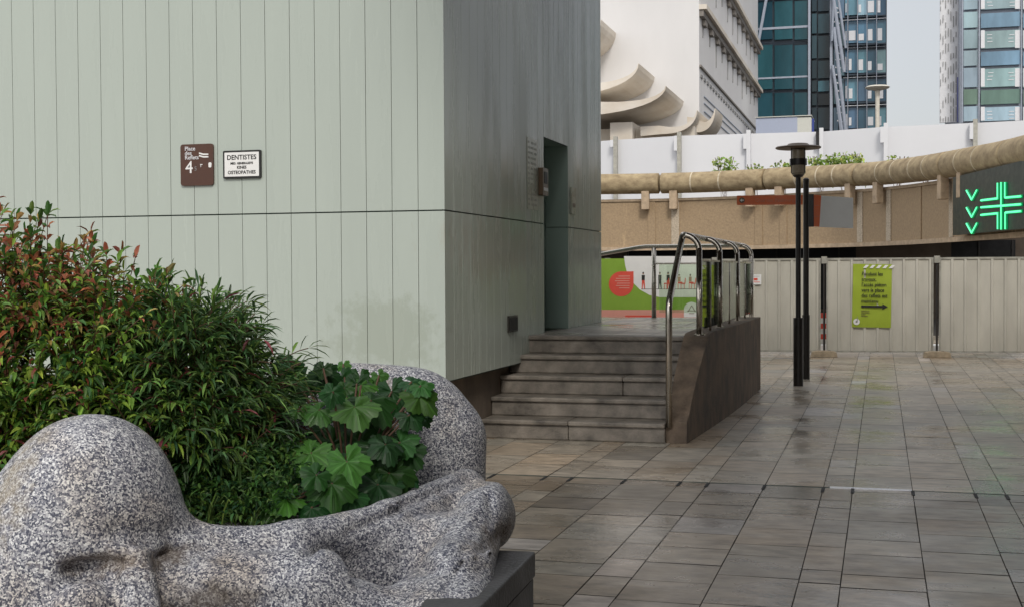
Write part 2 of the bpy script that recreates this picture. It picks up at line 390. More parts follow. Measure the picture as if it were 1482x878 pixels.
dj.box((BX-D, DY1-.001, DZ0), (BX-.285, DY1+.028, DZ1)); dj.box((BX-.279, DY1-.001, DZ0), (BX-.002, DY1+.028, SEAM-.005)); dj.box((BX-.279, DY1-.001, SEAM+.005), (BX-.002, DY1+.028, DZ1))
dj.box((BX-D, DY0-.028, DZ0), (BX-.002, DY0+.001, DZ1)); dj.box((BX-D, DY0-.028, DZ1), (BX-.002, DY1+.028, DZ1+.028))
df = part('door_frame', dj, M['doorgreen'], bld)
dl = MB(); dl.box((BX-D-.05, DY0-.02, DZ0+.01), (BX-D, DY1+.02, DZ1)); dlo = part('door', dl, M['doorgreen'], bld)
dh = MB(); dh.tube([(BX-D+.05, DY1-.16, 1.5), (BX-D+.05, DY1-.16, 2.1)], .014); part('handle', dh, M['steel'], dlo)
vt = MB(); vt.box((BX+.001, 12.30, 1.0), (BX+.02, 12.62, 1.165)); vo = part('vent_grille', vt, M['blackmetal'], bld)
vl = MB()
for k in range(7): vl.box((BX+.02, 12.325+k*.04, 1.02), (BX+.03, 12.345+k*.04, 1.145))
part('louvre', vl, M['ink'], vo)
# wall signs
def wallsign(name, label, x0, x1, z0, z1, Y, frame_m, r=.02, t=.02):
    th = thing(name, ((x0+x1)/2, Y, z0), label, 'sign')
    f = frame2((x0, Y, z0), (1, 0, 0), (0, 0, 1))
    part('plate', plate(MB(), f, rrect(0, 0, x1-x0, z1-z0, r), .002, t), frame_m, th)
    return th, f
th, f = wallsign('address_plaque', 'brown enamel plaque with white 4 and street name on the pale green wall', -6.132, -5.80, 2.401, 2.776, BY, M['brownsign'], .025)
for i, s_ in enumerate(('Place', 'des', 'Reflets')): text(s_, .052, M['hoard'], th, f(.045, .318-i*.04, .02), (1, 0, 0), (0, 0, 1), bold=.0006)
text('4', .155, M['white'], th, f(.05, .115, .02), (1, 0, 0), (0, 0, 1), bold=.001)
text('5', .055, M['inkgrey'], th, f(.14, .135, .02), (1, 0, 0), (0, 0, 1))
rb = MB()
for zz in (.285, .262):
    plate(rb, f, [(.19, zz), (.235, zz-.012), (.285, zz-.012), (.285, zz+.0), (.235, zz+.002), (.19, zz+.014)], .02, .022)
plate(rb, f, rrect(.285, .16, .315, .205, .01), .02, .022); plate(rb, f, rrect(.2, .185, .225, .192, .003), .02, .022); plate(rb, f, rrect(.205, .165, .21, .187, .002), .02, .022)
part('emblem', rb, M['white'], th)
th, f = wallsign('notice_plaque', 'white plaque in a black frame reading DENTISTES beside the brown one', -5.70, -5.325, 2.455, 2.705, BY, M['ink'], .012, .022)
part('face', plate(MB(), f, rrect(.017, .017, .358, .233, .004), .022, .025), M['white'], th)
for s_, z, sz in (('DENTISTES', .168, .060), ('MED. GENERALISTE', .126, .026), ('KINES', .086, .036), ('OSTEOPATHES', .040, .0415)):
    text(s_, sz, M['ink'], th, f(.1875, z, .025), (1, 0, 0), (0, 0, 1), align='CENTER', bold=.0008)
def sidesign(name, label, y0, y1, z0, z1, m, t=.02):
    th = thing(name, (BX, (y0+y1)/2, z0), label, 'sign'); f = frame2((BX, y0, z0), (0, 1, 0), (0, 0, 1))
    part('plate', plate(MB(), f, rrect(0, 0, y1-y0, z1-z0, .01), .002, t), m, th); return th, f
M['engr'] = mat('pale_olive_list_plate', (.42, .44, .36), .3, var=.1)
M['engrline'] = mat('worn_engraved_line', (.30, .31, .25), .5)
th, f = sidesign('directory_plate', 'tall olive metal plate with rows of small dark names left of the doorway', 13.07, 13.50, 2.27, 3.03, M['engr'], .006)
rw = MB()
for k in range(13):
    for j in range(3):
        L = random.uniform(.05, .1); plate(rw, f, [(.03+j*.13, .04+k*.055), (.03+j*.13+L, .04+k*.055), (.03+j*.13+L, .062+k*.055), (.03+j*.13, .062+k*.055)], .006, .008)
part('name_lines', rw, M['engrline'], th)['kind'] = 'stuff'
th, f = sidesign('intercom', 'brown intercom box with white strip beside the doorway', 13.53, 13.76, 2.44, 2.74, M['brownplq'], .055)
part('label_strip', plate(MB(), f, rrect(.03, .05, .21, .085, .005), .055, .058), M['white'], th)
kp = MB(); plate(kp, f, rrect(.05, .13, .18, .26, .01), .055, .06); part('keypad', kp, M['ink'], th)
th, f = sidesign('small_nameplate', 'small bronze nameplate right of the doorway', 15.02, 15.25, 2.30, 2.62, M['engr'])
part('name_lines', plate(MB(), f, rrect(.04, .08, .19, .13, .005), .02, .022), M['brownplq'], th)

# ================================================================== STEPS, LANDING, PARAPET
stairs = thing('stone_steps', (-2.8, 12.5, 0), 'five worn stone steps rising to a landing with a brown concrete flank wall', 'steps')
SX0, SX1 = BX-.125, -1.93
for i in range(5):
    zt = .186*(i+1); y0 = 11.80+.33*i
    b = MB()
    if i < 4:
        xs = [SX0, -2.86+.2*((i*37) % 3), SX1] if i in (0, 2) else [SX0, SX1]
        for a, c in zip(xs, xs[1:]):
            b.box((a+.001, y0+.015, zt-.186+.001), (c-.002, y0+.36, zt-.045)); b.box((a+.001, y0-.012, zt-.044), (c-.002, y0+.36, zt))
    else:
        b.box((SX0, y0+.015, zt-.186+.001), (SX1, y0+.36, zt-.045)); b.box((SX0, y0-.012, zt-.044), (SX1, y0+.30, zt))
    part('step', b, M['step'], stairs, bevel=.012)
ld = MB(); ld.box((SX0, 13.43, 0), (SX1, 18.75, .922)); ld.box((-9, BEND+.05, 0), (SX0, 18.75, .922)); part('landing', ld, M['step'], stairs)
ls = MB()
for a in np.arange(-3.59, -1.95, .41): slabs(ls, a, min(a+.41, SX1), 13.425, 18.7, .929, None, base=(.30, .26, .21), rows=(.6, .8))
for a in np.arange(-9, -3.6, .41): slabs(ls, a, min(a+.41, -3.59), BEND+.05, 18.7, .929, None, base=(.30, .26, .21), rows=(.6, .8))
part('landing_paving', ls, M['paver'], stairs)
pr = MB()
prof = [(11.86, 0), (11.86, .20), (11.98, .27), (12.15, .42), (12.40, .60), (12.70, .79), (13.0, .945), (13.12, .97), (13.5, .978)]
n = len(prof); N_ = 12
# front raked end then long wall, outer face gently bowed
def outer(y): t = (y-11.86)/(17.66-11.86); return -1.735+.16*t+.05*math.sin(math.pi*max(0, min(1, t)))
lo = [( -1.93, y, z) for y, z in prof]; hi = [(outer(y), y, z) for y, z in prof]
secs = [(y, z) for y, z in prof[1:]]+[(13.5+(17.66-13.5)*k/10, .978) for k in range(1, 11)]
for (ya, za), (yb, zb) in zip(secs, secs[1:]):
    pr.face([(-1.93, ya, za), (outer(ya), ya, za), (outer(yb), yb, zb), (-1.93, yb, zb)])
    pr.face([(outer(ya), ya, 0), (outer(yb), yb, 0), (outer(yb), yb, zb), (outer(ya), ya, za)])
    pr.face([(-1.93, yb, 0), (-1.93, ya, 0), (-1.93, ya, za), (-1.93, yb, zb)])
pr.face([(-1.93, 11.86, 0), (outer(11.86), 11.86, 0), (outer(11.86), 11.86, .20), (-1.93, 11.86, .20)])
ye = 17.66; pr.face([(outer(ye), ye, 0), (-1.93, ye, 0), (-1.93, ye, .978), (outer(ye), ye, .978)])
po = part('flank_wall', pr, M['parapet'], stairs, smooth='auto')

# ================================================================== STAINLESS HANDRAIL
hr = thing('handrail', (-1.9, 15, .97), 'brushed steel handrail with bent cane posts beside the steps and round the landing', 'railing')
def bend(p, q, r, c, n=6):  # fillet at corner c between directions to p and q
    c = Vector(c); a = (Vector(p)-c).normalized(); b = (Vector(q)-c).normalized()
    A = c+a*r; B = c+b*r
    return [A*(1-t)**2+c*2*t*(1-t)+B*t*t for t in [k/n for k in range(n+1)]]
RZ = 1.965; RX = -1.90
P0 = (RX, 11.85, .15); P1 = (RX, 11.86, 1.30); P2 = (RX, 12.74, RZ+.0); P3 = (RX, 18.45, RZ)
path = [P0]+bend(P0, P2, .07, P1)+bend(P1, P3, .07, P2)+[P3]
part('rail', MB().tube(path, .031, 14), M['steel'], hr, smooth=True)
for y in (12.69, 14.37, 16.2, 18.0):
    xb = -1.73; zb = .97 if y < 17.7 else .93
    pth = [(xb, y, zb), (xb, y, RZ-.15)]+[tuple(Vector((xb-.155*(1-math.cos(a)), y, RZ-.16+.155*math.sin(a)))) for a in [math.pi/2*k/7 for k in range(8)]]
    part('cane_post', MB().tube(pth, .030, 12), M['steel'], hr, smooth=True)
    part('base_flange', MB().lathe(xb, y, [(.0, zb+.012), (.055, zb+.012), (.055, zb)], 16), M['steel'], hr, smooth='auto')
BRY = 18.6
part('rail', MB().tube([(RX, 18.45, RZ)]+[(RX-.15, BRY, RZ)]+[(-3.32, BRY, RZ), (-3.42, BRY, RZ-.01), (-5.6, BRY+.05, 1.60)], .031, 12), M['steel'], hr, smooth=True)
for xx in (-3.2,):
    part('post', MB().tube([(xx, BRY, .93), (xx, BRY, RZ-.02)], .034, 12), M['steel'], hr, smooth=True)
part('post', MB().tube([(-4.9, BRY, .93), (-4.9, BRY, 1.70)], .034, 12), M['steel'], hr, smooth=True)
gl = MB(); gl.box((-3.12, BRY-.005, 1.0), (-1.95, BRY+.005, 1.70)); part('glass_pane', gl, M['gglass'], hr)
gt = MB(); gt.box((-3.2, BRY-.012, 1.70), (-1.9, BRY+.012, 1.725)); part('glass_rail', gt, M['steel'], hr)
for a, b in ((12.80, 14.26), (14.48, 16.09), (16.31, 17.9)):
    gl = MB(); gl.box((-1.735, a, 1.02), (-1.725, b, 1.70)); part('glass_pane', gl, M['gglass'], hr)
    gt = MB(); gt.box((-1.742, a-.06, 1.70), (-1.718, b+.06, 1.72)); part('glass_rail', gt, M['steel'], hr)
    mid = (a+b)/2
    part('slim_post', MB().tube([(-1.73, mid, .97), (-1.73, mid, 1.70)], .012, 8), M['steel'], hr, smooth=True)

# ================================================================== UNSEEN SLAB OVERHEAD AND BLOCK ON THE RIGHT (outside the frame, added to shade the plaza)
od = thing('shade_slab', (4, 6, 7.2), 'unseen concrete slab added to shade the near part of the plaza', 'deck')
sb_ = MB(); sb_.prism([(.9, -10), (8, -10), (8, 17), (-3.5, 17), (-3.5, 10.7), (-2.2, 10.7), (-2.2, 6.6), (-.5, 6.6), (-.5, 5.5), (.9, 5.5)], 'z', 7.2, 7.9); part('slab', sb_, M['soffit'], od)
for x_, y_ in ((4.6, 4), (4.6, 13.5), (4.6, -6)): part('pillar', MB().tube([(x_, y_, 0), (x_, y_, 7.19)], .35, 20), M['concrete_dk'], od, smooth='auto')
rb_ = thing('shade_block', (9, 4, 0), 'unseen brown block added to cut light from the right of the plaza', 'building')
part('wall', MB().box((6, -12, 0), (13, 21, 7.19)), M['concrete_dk'], rb_)
for k in range(7):
    y_ = -11+k*4.4; o_ = part('window', MB().box((5.93, y_, .4), (5.999, y_+3.2, 3.0)), M['dark'], rb_); part('frame', MB().box((5.9, y_-.1, 3.0), (5.999, y_+3.3, 3.12)), M['blackmetal'], o_)

# ================================================================== STREET LAMP AND SIGNPOST
LX, LY = -1.105, 18.2
lp = thing('street_lamp', (LX, LY, 0), 'slim black lamp post with glass lantern under a flat disc, beside the signpost', 'street lamp')
part('base_sleeve', MB().tube([(LX, LY, 0), (LX, LY, .95)], .068, 20), M['blackmetal'], lp, smooth='auto')
part('pole', MB().tube([(LX, LY, .95), (LX, LY, 2.95)], .036, 14), M['blackmetal'], lp, smooth='auto')
part('lantern_glass', MB().lathe(LX, LY, [(.0, 2.93), (.085, 2.93), (.10, 2.97), (.10, 3.27), (0, 3.27)]), M['lampglass'], lp, smooth='auto')
part('lantern_band', MB().lathe(LX, LY, [(.0, 3.06), (.118, 3.06), (.118, 3.15), (0, 3.15)]), M['blackmetal'], lp, smooth='auto')
part('lantern_collar', MB().lathe(LX, LY, [(.0, 2.88), (.06, 2.90), (.095, 2.95), (0, 2.952)]), M['blackmetal'], lp, smooth='auto')
part('disc', MB().lathe(LX, LY, [(.0, 3.285), (.30, 3.29), (.315, 3.305), (.30, 3.318), (.16, 3.335), (.13, 3.36), (0, 3.37)], 40), M['brownplq'], lp, smooth='auto')
for k in range(4):
    a = R(45+90*k); part('strut', MB().tube([(LX+.125*math.cos(a), LY+.125*math.sin(a), 2.95), (LX+.125*math.cos(a), LY+.125*math.sin(a), 3.29)], .007, 6), M['blackmetal'], lp)
QX, QY = -1.065, 19.40
sp = thing('signpost', (QX, QY, 0), 'black signpost carrying an orange direction blade and a white and orange panel', 'signpost')
part('pole', MB().tube([(QX, QY, 0), (QX, QY, 2.93)], [.042, .042], 14), M['blackmetal'], sp, smooth='auto')
part('pole_sleeve', MB().tube([(QX, QY, .0), (QX, QY, .95)], .055, 14), M['blackmetal'], sp, smooth='auto')
part('cap', MB().lathe(QX, QY, [(.044, 2.9), (.044, 2.95), (.02, 2.97), (0, 2.97)]), M['blackmetal'], sp, smooth='auto')
f = frame2((-2.07, QY-.04, 2.585), (1, 0, -.012), (0, 0, 1))
o = part('direction_blade', plate(MB(), f, rrect(0, 0, .96, .14, .01), 0, .03), M['orange'], sp)
part('arrow_disc', plate(MB(), f, disc(.075, .07, .042), .03, .033), M['brownplq'], o)
part('arrow', plate(MB(), f, [(.045, .07), (.075, .095), (.075, .077), (.105, .077), (.105, .063), (.075, .063), (.075, .045)], .033, .035), M['white'], o)
M['orangelt'] = mat('faded_orange_lettering', (.62, .22, .12), .5)
text('Quartier Faubourg', .075, M['orangelt'], o, f(.27, .045, .03), (1, 0, -.012), (0, 0, 1))
f = frame2((QX+.03, QY-.06, 2.225), (1, 0, -.02), (0, 0, 1))
part('bracket', plate(MB(), f, [(0, .02), (.085, .02), (.085, .50), (0, .50)], -.03, .02), M['blackmetal'], sp)
o = part('orange_panel', plate(MB(), f, [(.086, .025), (.165, .022), (.19, .48), (.086, .49)], -.01, .014), M['orange'], sp)
q = MB()
for z in (.17, .33): plate(q, f, [(.088, z), (.17, z), (.17, z+.007), (.088, z+.007)], .014, .016)
part('divider', q, M['orangelt'], o)
part('white_panel', plate(MB(), f, [(.166, .018), (.645, .0), (.645, .445), (.191, .475)], -.01, .014), M['white'], sp)

# ================================================================== SITE FENCE AROUND THE WORKS
FA = Vector((-2.313, 24.40)); FB = Vector((2.488, 24.97)); fd = (FB-FA).normalized(); fang = math.atan2(fd.y, fd.x)
J0 = FA+fd*1.305        # joint seen at pixel 1195
FP = 2.0; FH = 1.83
def fence_panel():
    th = thing('fence_panel', (0, 0, 0), 'x', 'fence panel', 'corrugated steel fence panels around the works')
    s_ = MB(); L = FP-.13; n = 8; px = []; x = .065
    for k in range(n):
        w_ = L/n
        px += [(x, 0), (x+w_*.72, 0), (x+w_*.78, -.028), (x+w_*.92, -.028), (x+w_*.985, 0)]; x += w_
    px.append((x, 0)); mid = []
    for (a, ya), (b, yb) in zip(px, px[1:]):
        s_.face([(a, ya, .115), (b, yb, .115), (b, yb, FH-.035), (a, ya, FH-.035)])
    part('corrugated_sheet', s_, M['fence'], th)
    fr_ = MB()
    fr_.box((.04, -.02, .09), (FP-.04, .02, .118)); fr_.box((.04, -.02, FH-.036), (FP-.04, .02, FH))
    fr_.box((.04, -.02, .118), (.07, .02, FH-.036)); fr_.box((FP-.07, -.02, .118), (FP-.04, .02, FH-.036))
    part('frame', fr_, M['fenceframe'], th)
    cl = MB(); cl.box((-.05, -.035, FH-.1), (.05, .035, FH+.03)); part('clamp', cl, M['fenceframe'], th)
    po_ = MB(); po_.tube([(0, .0, .05), (0, .0, FH-.02)], .02, 8); part('post', po_, M['blackmetal'], th)
    return th
fp = fence_panel()
flabels = {-2: 'cream corrugated fence panel behind the printed banner', -1: 'cream corrugated fence panel with small red and white notice behind the lamp post',
           0: 'cream corrugated fence panel bearing the lime green poster', 1: 'cream corrugated fence panel under the green pharmacy cross',
           2: 'cream corrugated fence panel at the right edge', -3: 'cream corrugated fence panel hidden beyond the landing'}
for i in (-2, -1, 0, 1):
    o = fp if i == -2 else copy_tree(fp)
    p = J0+fd*(FP*1.012*i); o.location = (p.x, p.y, 0); o.rotation_euler.z = fang; o['label'] = flabels[i]
def fence_block():
    b = MB(); b.prism([(-.24, 0), (.24, 0), (.22, .10), (.12, .12), (-.12, .12), (-.22, .10)], 'y', -.11, .11)
    o = part('ballast_block', b, M['block'], bevel=.012)
    hs = MB(); hs.tube([(.1, .0, .118), (.1, 0, .126)], .025, 10); part('socket', hs, M['dark'], o)
    return o
fb = fence_block()
for i, lb in ((-1, 'tan concrete foot under the fence joint behind the banner end'), (0, 'tan concrete foot under the fence joint right of the lamp post'), (1, 'tan concrete foot under the fence joint right of the lime poster')):
    o = fb if i == -1 else copy_tree(fb); p = J0+fd*(FP*1.012*i)+Vector((.0, -.12)); o.location = (p.x, p.y, 0); o.rotation_euler.z = fang
    tag(o, lb, 'fence foot', 'concrete feet of the site fence')
r3 = (fd.x, fd.y, 0)
def onfence(i, a, z, out=.03): p = J0+fd*(FP*1.012*i+a); n = Vector((fd.y, -fd.x)); return Vector((p.x+n.x*out, p.y+n.y*out, z))
# lime poster
th = thing('poster', onfence(0, .9, .6), 'lime green poster with black text and an arrow on the middle fence panel', 'poster')
f = frame2(onfence(0, .50, .555, .036), r3, (0, 0, 1))
PW_, PH_ = .70, 1.165
wv = MB(); nx, nz = 10, 14
def wav(a, b): return .006*math.sin(a*9+b*3)+.004*math.sin(b*11)
for i in range(nx):
    for j in range(nz):
        A = [(i/nx*PW_, j/nz*PH_), ((i+1)/nx*PW_, j/nz*PH_), ((i+1)/nx*PW_, (j+1)/nz*PH_), (i/nx*PW_, (j+1)/nz*PH_)]
        wv.face([f(a+.02*(b/PH_), b-.02*a, wav(a, b)) for a, b in A])
part('sheet', wv, M['lime'], th)
f2 = frame2(f(.01, 0, .013), (fd.x, fd.y, -.02), (.017, 0, 1))
for i, s_ in enumerate(('Pendant les', 'travaux,', "l'accès piéton", 'vers la place', 'des reflets est', 'maintenu')):
    text(s_, .098, M['ink'], th, f2(.15, .955-.1*i), (fd.x, fd.y, -.02), (.017, 0, 1), wscale=.84, bold=.001)
part('arrow', plate(MB(), f2, [(.15, .365), (.15, .405), (.53, .405), (.53, .435), (.63, .385), (.53, .335), (.53, .365)], 0, .002), M['ink'], th)
sm = MB()
for k, L in enumerate((.15, .16, .08, .12)): plate(sm, f2, [(.15, .30-k*.033), (.15+L, .30-k*.033), (.15+L, .31-k*.033), (.15, .31-k*.033)], 0, .002)
part('small_print', sm, M['brownplq'], th)
st = MB()
for k in range(5): x = .17+k*.115; plate(st, f2, [(x, 1.09), (x+.06, 1.09), (x+.11, 1.15), (x+.05, 1.15)], 0, .002)
part('white_stripes', st, M['white'], th)
part('round_emblem', plate(MB(), f2, disc(.07, .10, .058), 0, .002), M['white'], th)
part('emblem_mark', plate(MB(), f2, [(.055, .085), (.085, .085), (.09, .11), (.085, .20), (.078, .2), (.075, .12), (.055, .115)], .002, .004), M['inkgrey'], th)
# small notice
th = thing('notice', onfence(-1, .78, 1.3), 'small white notice with red print on the fence left of the lamp post', 'sign')
f = frame2(onfence(-1, .66, 1.345, .034), r3, (0, 0, 1))
part('sheet', plate(MB(), f, rrect(0, 0, .21, .19, .004), 0, .003), M['white'], th)
q = MB(); plate(q, f, [(.03, .04), (.18, .04), (.18, .052), (.03, .052)], .003, .005); plate(q, f, [(.07, .075), (.14, .075), (.14, .12), (.07, .12)], .003, .005)
part('red_print', q, M['red'], th)
q = MB(); plate(q, f, [(.03, .15), (.18, .15), (.18, .156), (.03, .156)], .003, .005); part('small_print', q, M['inkgrey'], th)
# printed banner
BW = 2.10
th = thing('printed_banner', onfence(-2, 0, .1), 'green and white printed banner with small figures on the fence behind the landing', 'banner')
def bp(px_, py_):   # banner-plane coordinates from photo pixels
    n = Vector((fd.y, -fd.x)); p0 = onfence(-2, 0, 0, .036); r = ray(px_, py_)
    n3 = Vector((n.x, n.y, 0)); t = (p0-O).dot(n3)/r.dot(n3); P = O+r*t
    return ((P-p0).dot(Vector(r3)), P.z)
f = frame2(onfence(-2, 0, 0, .036), r3, (0, 0, 1))
def quadpx(x0, y0, x1, y1): return [bp(x0, y1), bp(x1, y1), bp(x1, y0), bp(x0, y0)]
xl = bp(860, 400)[0]; xr = bp(1015, 400)[0]; xr2 = bp(1036, 400)[0]
part('sheet', plate(MB(), f, [(xl, .1), (xr, .1), (xr, FH+.02), (xl, FH+.02)], 0, .006), M['green'], th)
blob = [bp(903, 371)]+[bp(a, b) for a, b in ((905, 385), (908, 396), (915, 408), (926, 419), (940, 427), (955, 430), (1014.5, 430), (1014.5, 371))]
part('white_field', plate(MB(), f, blob, .006, .008), M['white'], th)
part('pink_field', plate(MB(), f, [(xl, .1), (xr, .1), (xr, bp(900, 448)[1]), (xl, bp(900, 448)[1])], .006, .008), M['pink'], th)
cxp, cyp = bp(899, 411); rr_ = abs(bp(917, 411)[0]-cxp)
drop = [(cxp+rr_*math.cos(a), cyp+rr_*math.sin(a)) for a in [R(90+270*k/20) for k in range(21)]]+[(cxp+rr_, cyp+rr_)]
part('red_drop', plate(MB(), f, drop, .008, .010), M['red'], th)
q = MB()
for k, (a, L) in enumerate(((-.05, .22), (-.1, .27), (-.12, .28), (-.08, .25), (-.1, .26), (-.04, .2))):
    z = cyp+.14-k*.045; plate(q, f, [(cxp+a, z), (cxp+a+L, z), (cxp+a+L, z+.016), (cxp+a, z+.016)], .010, .012)
part('fine_print', q, M['pink'], th)
# small printed figures: flat pictures of anonymous people, standing and seated at tables
def fig(mbD, mbR, mbS, x, z, s=1, seated=False, legs='r', flip=1):
    plate(mbS, f, disc(x, z+.50*s, .030*s, 10), .008, .010)
    plate(mbD, f, disc(x, z+.525*s, .027*s, 10), .010, .011)
    plate(mbD if not seated else mbS, f, [(x-.05*s, z+.27*s), (x+.05*s, z+.27*s), (x+.055*s, z+.45*s), (x-.05*s, z+.45*s)], .008, .010)
    L = mbR if legs == 'r' else mbD
    if seated: plate(L, f, [(x-.05*s, z), (x-.03*s, z), (x-.03*s, z+.2*s), (x+.12*s*flip, z+.2*s), (x+.12*s*flip, z+.26*s), (x-.05*s, z+.26*s)], .008, .010)
    else: plate(L, f, [(x-.05*s, z), (x-.02*s, z), (x, z+.2*s), (x+.03*s, z), (x+.06*s, z), (x+.045*s, z+.28*s), (x-.045*s, z+.28*s)], .008, .010)
mD, mR, mS = MB(), MB(), MB()
zb = bp(950, 418)[1]
fig(mD, mR, mS, bp(931, 418)[0], zb, .58); fig(mD, mR, mS, bp(955, 418)[0], zb, .58, legs='d'); fig(mD, mR, mS, bp(967, 418)[0], zb, .58)
fig(mD, mR, mS, bp(983, 418)[0], zb, .5, True); fig(mD, mR, mS, bp(999, 418)[0], zb, .5, True); 
for xx in (964, 988, 1003):
    a = bp(xx, 418)[0]; plate(mR, f, [(a-.04, zb+.09), (a+.05, zb+.09), (a+.06, zb+.2), (a+.045, zb+.2), (a+.035, zb+.11), (a-.04, zb+.11)], .010, .012)
    for d_ in (-.03, .03): plate(mR, f, [(a+d_-.006, zb), (a+d_+.006, zb), (a+d_+.004, zb+.09), (a+d_-.004, zb+.09)], .010, .012)
plate(mD, f, [(bp(928, 418)[0], zb-.008), (bp(1013, 418)[0], zb-.008), (bp(1013, 418)[0], zb), (bp(928, 418)[0], zb)], .008, .010)
part('figure_clothes', mD, M['ink'], th); part('figure_red', mR, M['red'], th); part('figure_skin', mS, mat('tan_print', (.45, .27, .18), .5), th)
a0, z0 = bp(1001, 457); part('arched_label', plate(MB(), f, [(a0+.145, z0-.02)]+[(a0+.145*math.cos(R(k)), z0+.12+.145*math.sin(R(k))) for k in range(0, 181, 15)]+[(a0-.145, z0-.02)], .008, .012), M['white'], th)
q = MB()
for pa, pb in (((-.07, .08), (0, .2)), ((0, .2), (.07, .08)), ((-.08, .1), (.08, .1)), ((-.05, .05), (.05, .05))):
    v = Vector((pb[0]-pa[0], pb[1]-pa[1])).normalized()*.006; nn = (-v.y, v.x)
    plate(q, f, [(a0+pa[0]+nn[0], z0+pa[1]+nn[1]), (a0+pa[0]-nn[0], z0+pa[1]-nn[1]), (a0+pb[0]-nn[0], z0+pb[1]-nn[1]), (a0+pb[0]+nn[0], z0+pb[1]+nn[1])][::-1], .012, .014)
part('label_mark', q, M['brownplq'], th)
q = MB(); xa, za = bp(905, 459); xb_, zb_ = bp(945, 456); plate(q, f, [(xa, za), (xb_, za), (xb_, zb_), (xa, zb_)], .008, .010); part('red_bar', q, M['red'], th)
th = thing('poster', onfence(-1, .1, .3), 'narrow yellow green poster with dark lines seen through the balustrade glass', 'poster')
part('sheet', plate(MB(), f, [(xr+.01, .35), (xr2, .35), (xr2, bp(1020, 384)[1]), (xr+.01, bp(1020, 384)[1])], .028, .034), M['lime'], th)
q = MB()
for k in range(7): z = 1.45-k*.1; plate(q, f, [(xr+.04, z), (xr2-.04, z), (xr2-.04, z+.025), (xr+.04, z+.025)], .034, .036)
part('text_lines', q, M['brownsign'], th)
# white strip standing in for the sunlit ground seen below the fence
kb = MB(); kb.obox(J0-fd*5, J0+fd*6, .5, 0, .14)
for i in range(len(kb.v)): x, y, z = kb.v[i]; kb.v[i] = (x-.4, y+1.6, z)
tag(part('sunlit_strip', kb, mat('white_sunlit_strip', (.85, .85, .84), .7)), 'white strip standing in for sunlit ground under the site fence', 'sunlit_strip')
bt = thing('barrier', (J0.x, J0.y+.5, 0), 'red and white striped barrier glimpsed through the fence gap', 'barrier')
for k in range(6): part('stripe', MB().box((J0.x-.2, J0.y+.5, .2+k*.1), (J0.x+.2, J0.y+.54, .3+k*.1)), M['red'] if k % 2 else M['white'], bt)

# ================================================================== CONCRETE FOOTBRIDGE
bpix = [(873, 359), (930, 358.6), (985, 358), (1040, 357.2), (1100, 356), (1160, 354.8), (1210, 353.6), (1260, 352), (1310, 349.5), (1350, 347), (1390, 344), (1430, 341), (1460, 338.8), (1482, 337), (1530, 332)]
bl = [G(x, y, 2.4) for x, y in bpix]
def sm3(P):
    Q = [P[0]]+[Vector(((P[i-1][j]+2*P[i][j]+P[i+1][j])/4 for j in range(3))) for i in range(1, len(P)-1)]+[P[-1]]; return Q
bl = sm3(sm3(bl)); bl = [bl[0]+(bl[0]-bl[1])*4]+bl
def dense(P, n=8):
    out = []
    for i in range(len(P)-1):
        p0 = P[max(i-1, 0)]; p1 = P[i]; p2 = P[i+1]; p3 = P[min(i+2, len(P)-1)]
        for k in range(n):
            t = k/n; out.append(.5*((2*p1)+(p2-p0)*t+(2*p0-5*p1+4*p2-p3)*t*t+(3*p1-p0-3*p2+p3)*t**3))
    return out+[P[-1]]
BL = dense(bl)
def norm2(i, P=BL):
    d = P[min(i+1, len(P)-1)]-P[max(i-1, 0)]; d.z = 0; d.normalize(); return Vector((d.y, -d.x, 0))   # towards the viewer
cmi = cm.transposed()
def prx(P): q = cmi @ (P-O); return 741+F*q.x/-q.z
bxs = [prx(p) for p in BL]
def idx(px_): return min(range(len(BL)), key=lambda i: abs(bxs[i]-px_))
TR = .34
def TZ(i): return float(np.interp(bxs[i], (873, 1150, 1233, 1350, 1457, 1530), (4.53, 4.50, 4.43, 4.28, 4.15, 4.08)))
def BT(i): return float(np.interp(bxs[i], (1200, 1350, 1457, 1530), (0, -.10, -.14, -.18)))
br = thing('footbridge', (0, 40, 2.4), 'curved brown concrete footbridge spanning behind the fence', 'bridge')
def band(mb, off0, off1, z0, z1, P=BL, i0=0, i1=None):
    i1 = i1 or len(P)-1
    for i in range(i0, i1):
        a, b = P[i], P[i+1]; na, nb = norm2(i, P), norm2(i+1, P)
        A = [a+na*off0, a+na*off1]; B = [b+nb*off0, b+nb*off1]
        da, db = (BT(i), BT(i+1)) if z1 > 3.5 else (0, 0); ka = 1 if z0 > 3.5 else 0
        for (zz, rev) in ((z0, True), (z1, False)):
            ea, eb = (da, db) if (not rev or ka) else (0, 0)
            q = [Vector((A[0].x, A[0].y, zz+ea)), Vector((A[1].x, A[1].y, zz+ea)), Vector((B[1].x, B[1].y, zz+eb)), Vector((B[0].x, B[0].y, zz+eb))]
            mb.face(q[::-1] if rev else q)
        for o_ in (0, 1):
            q = [Vector((A[o_].x, A[o_].y, z0+da*ka)), Vector((B[o_].x, B[o_].y, z0+db*ka)), Vector((B[o_].x, B[o_].y, z1+db)), Vector((A[o_].x, A[o_].y, z1+da))]
            mb.face(q if o_ else q[::-1])
m_ = MB(); band(m_, 0, -.4, 2.4, 3.98); beam = part('edge_beam', m_, M['beam'], br)
m_ = MB(); band(m_, .06, -.05, 2.30, 2.42); part('lower_lip', m_, M['bracket'], br)
m_ = MB(); band(m_, .05, -.45, 3.94, 4.02); part('coping', m_, M['bracket'], br)
dk = MB(); far = [(p.x, p.y) for p in BL]
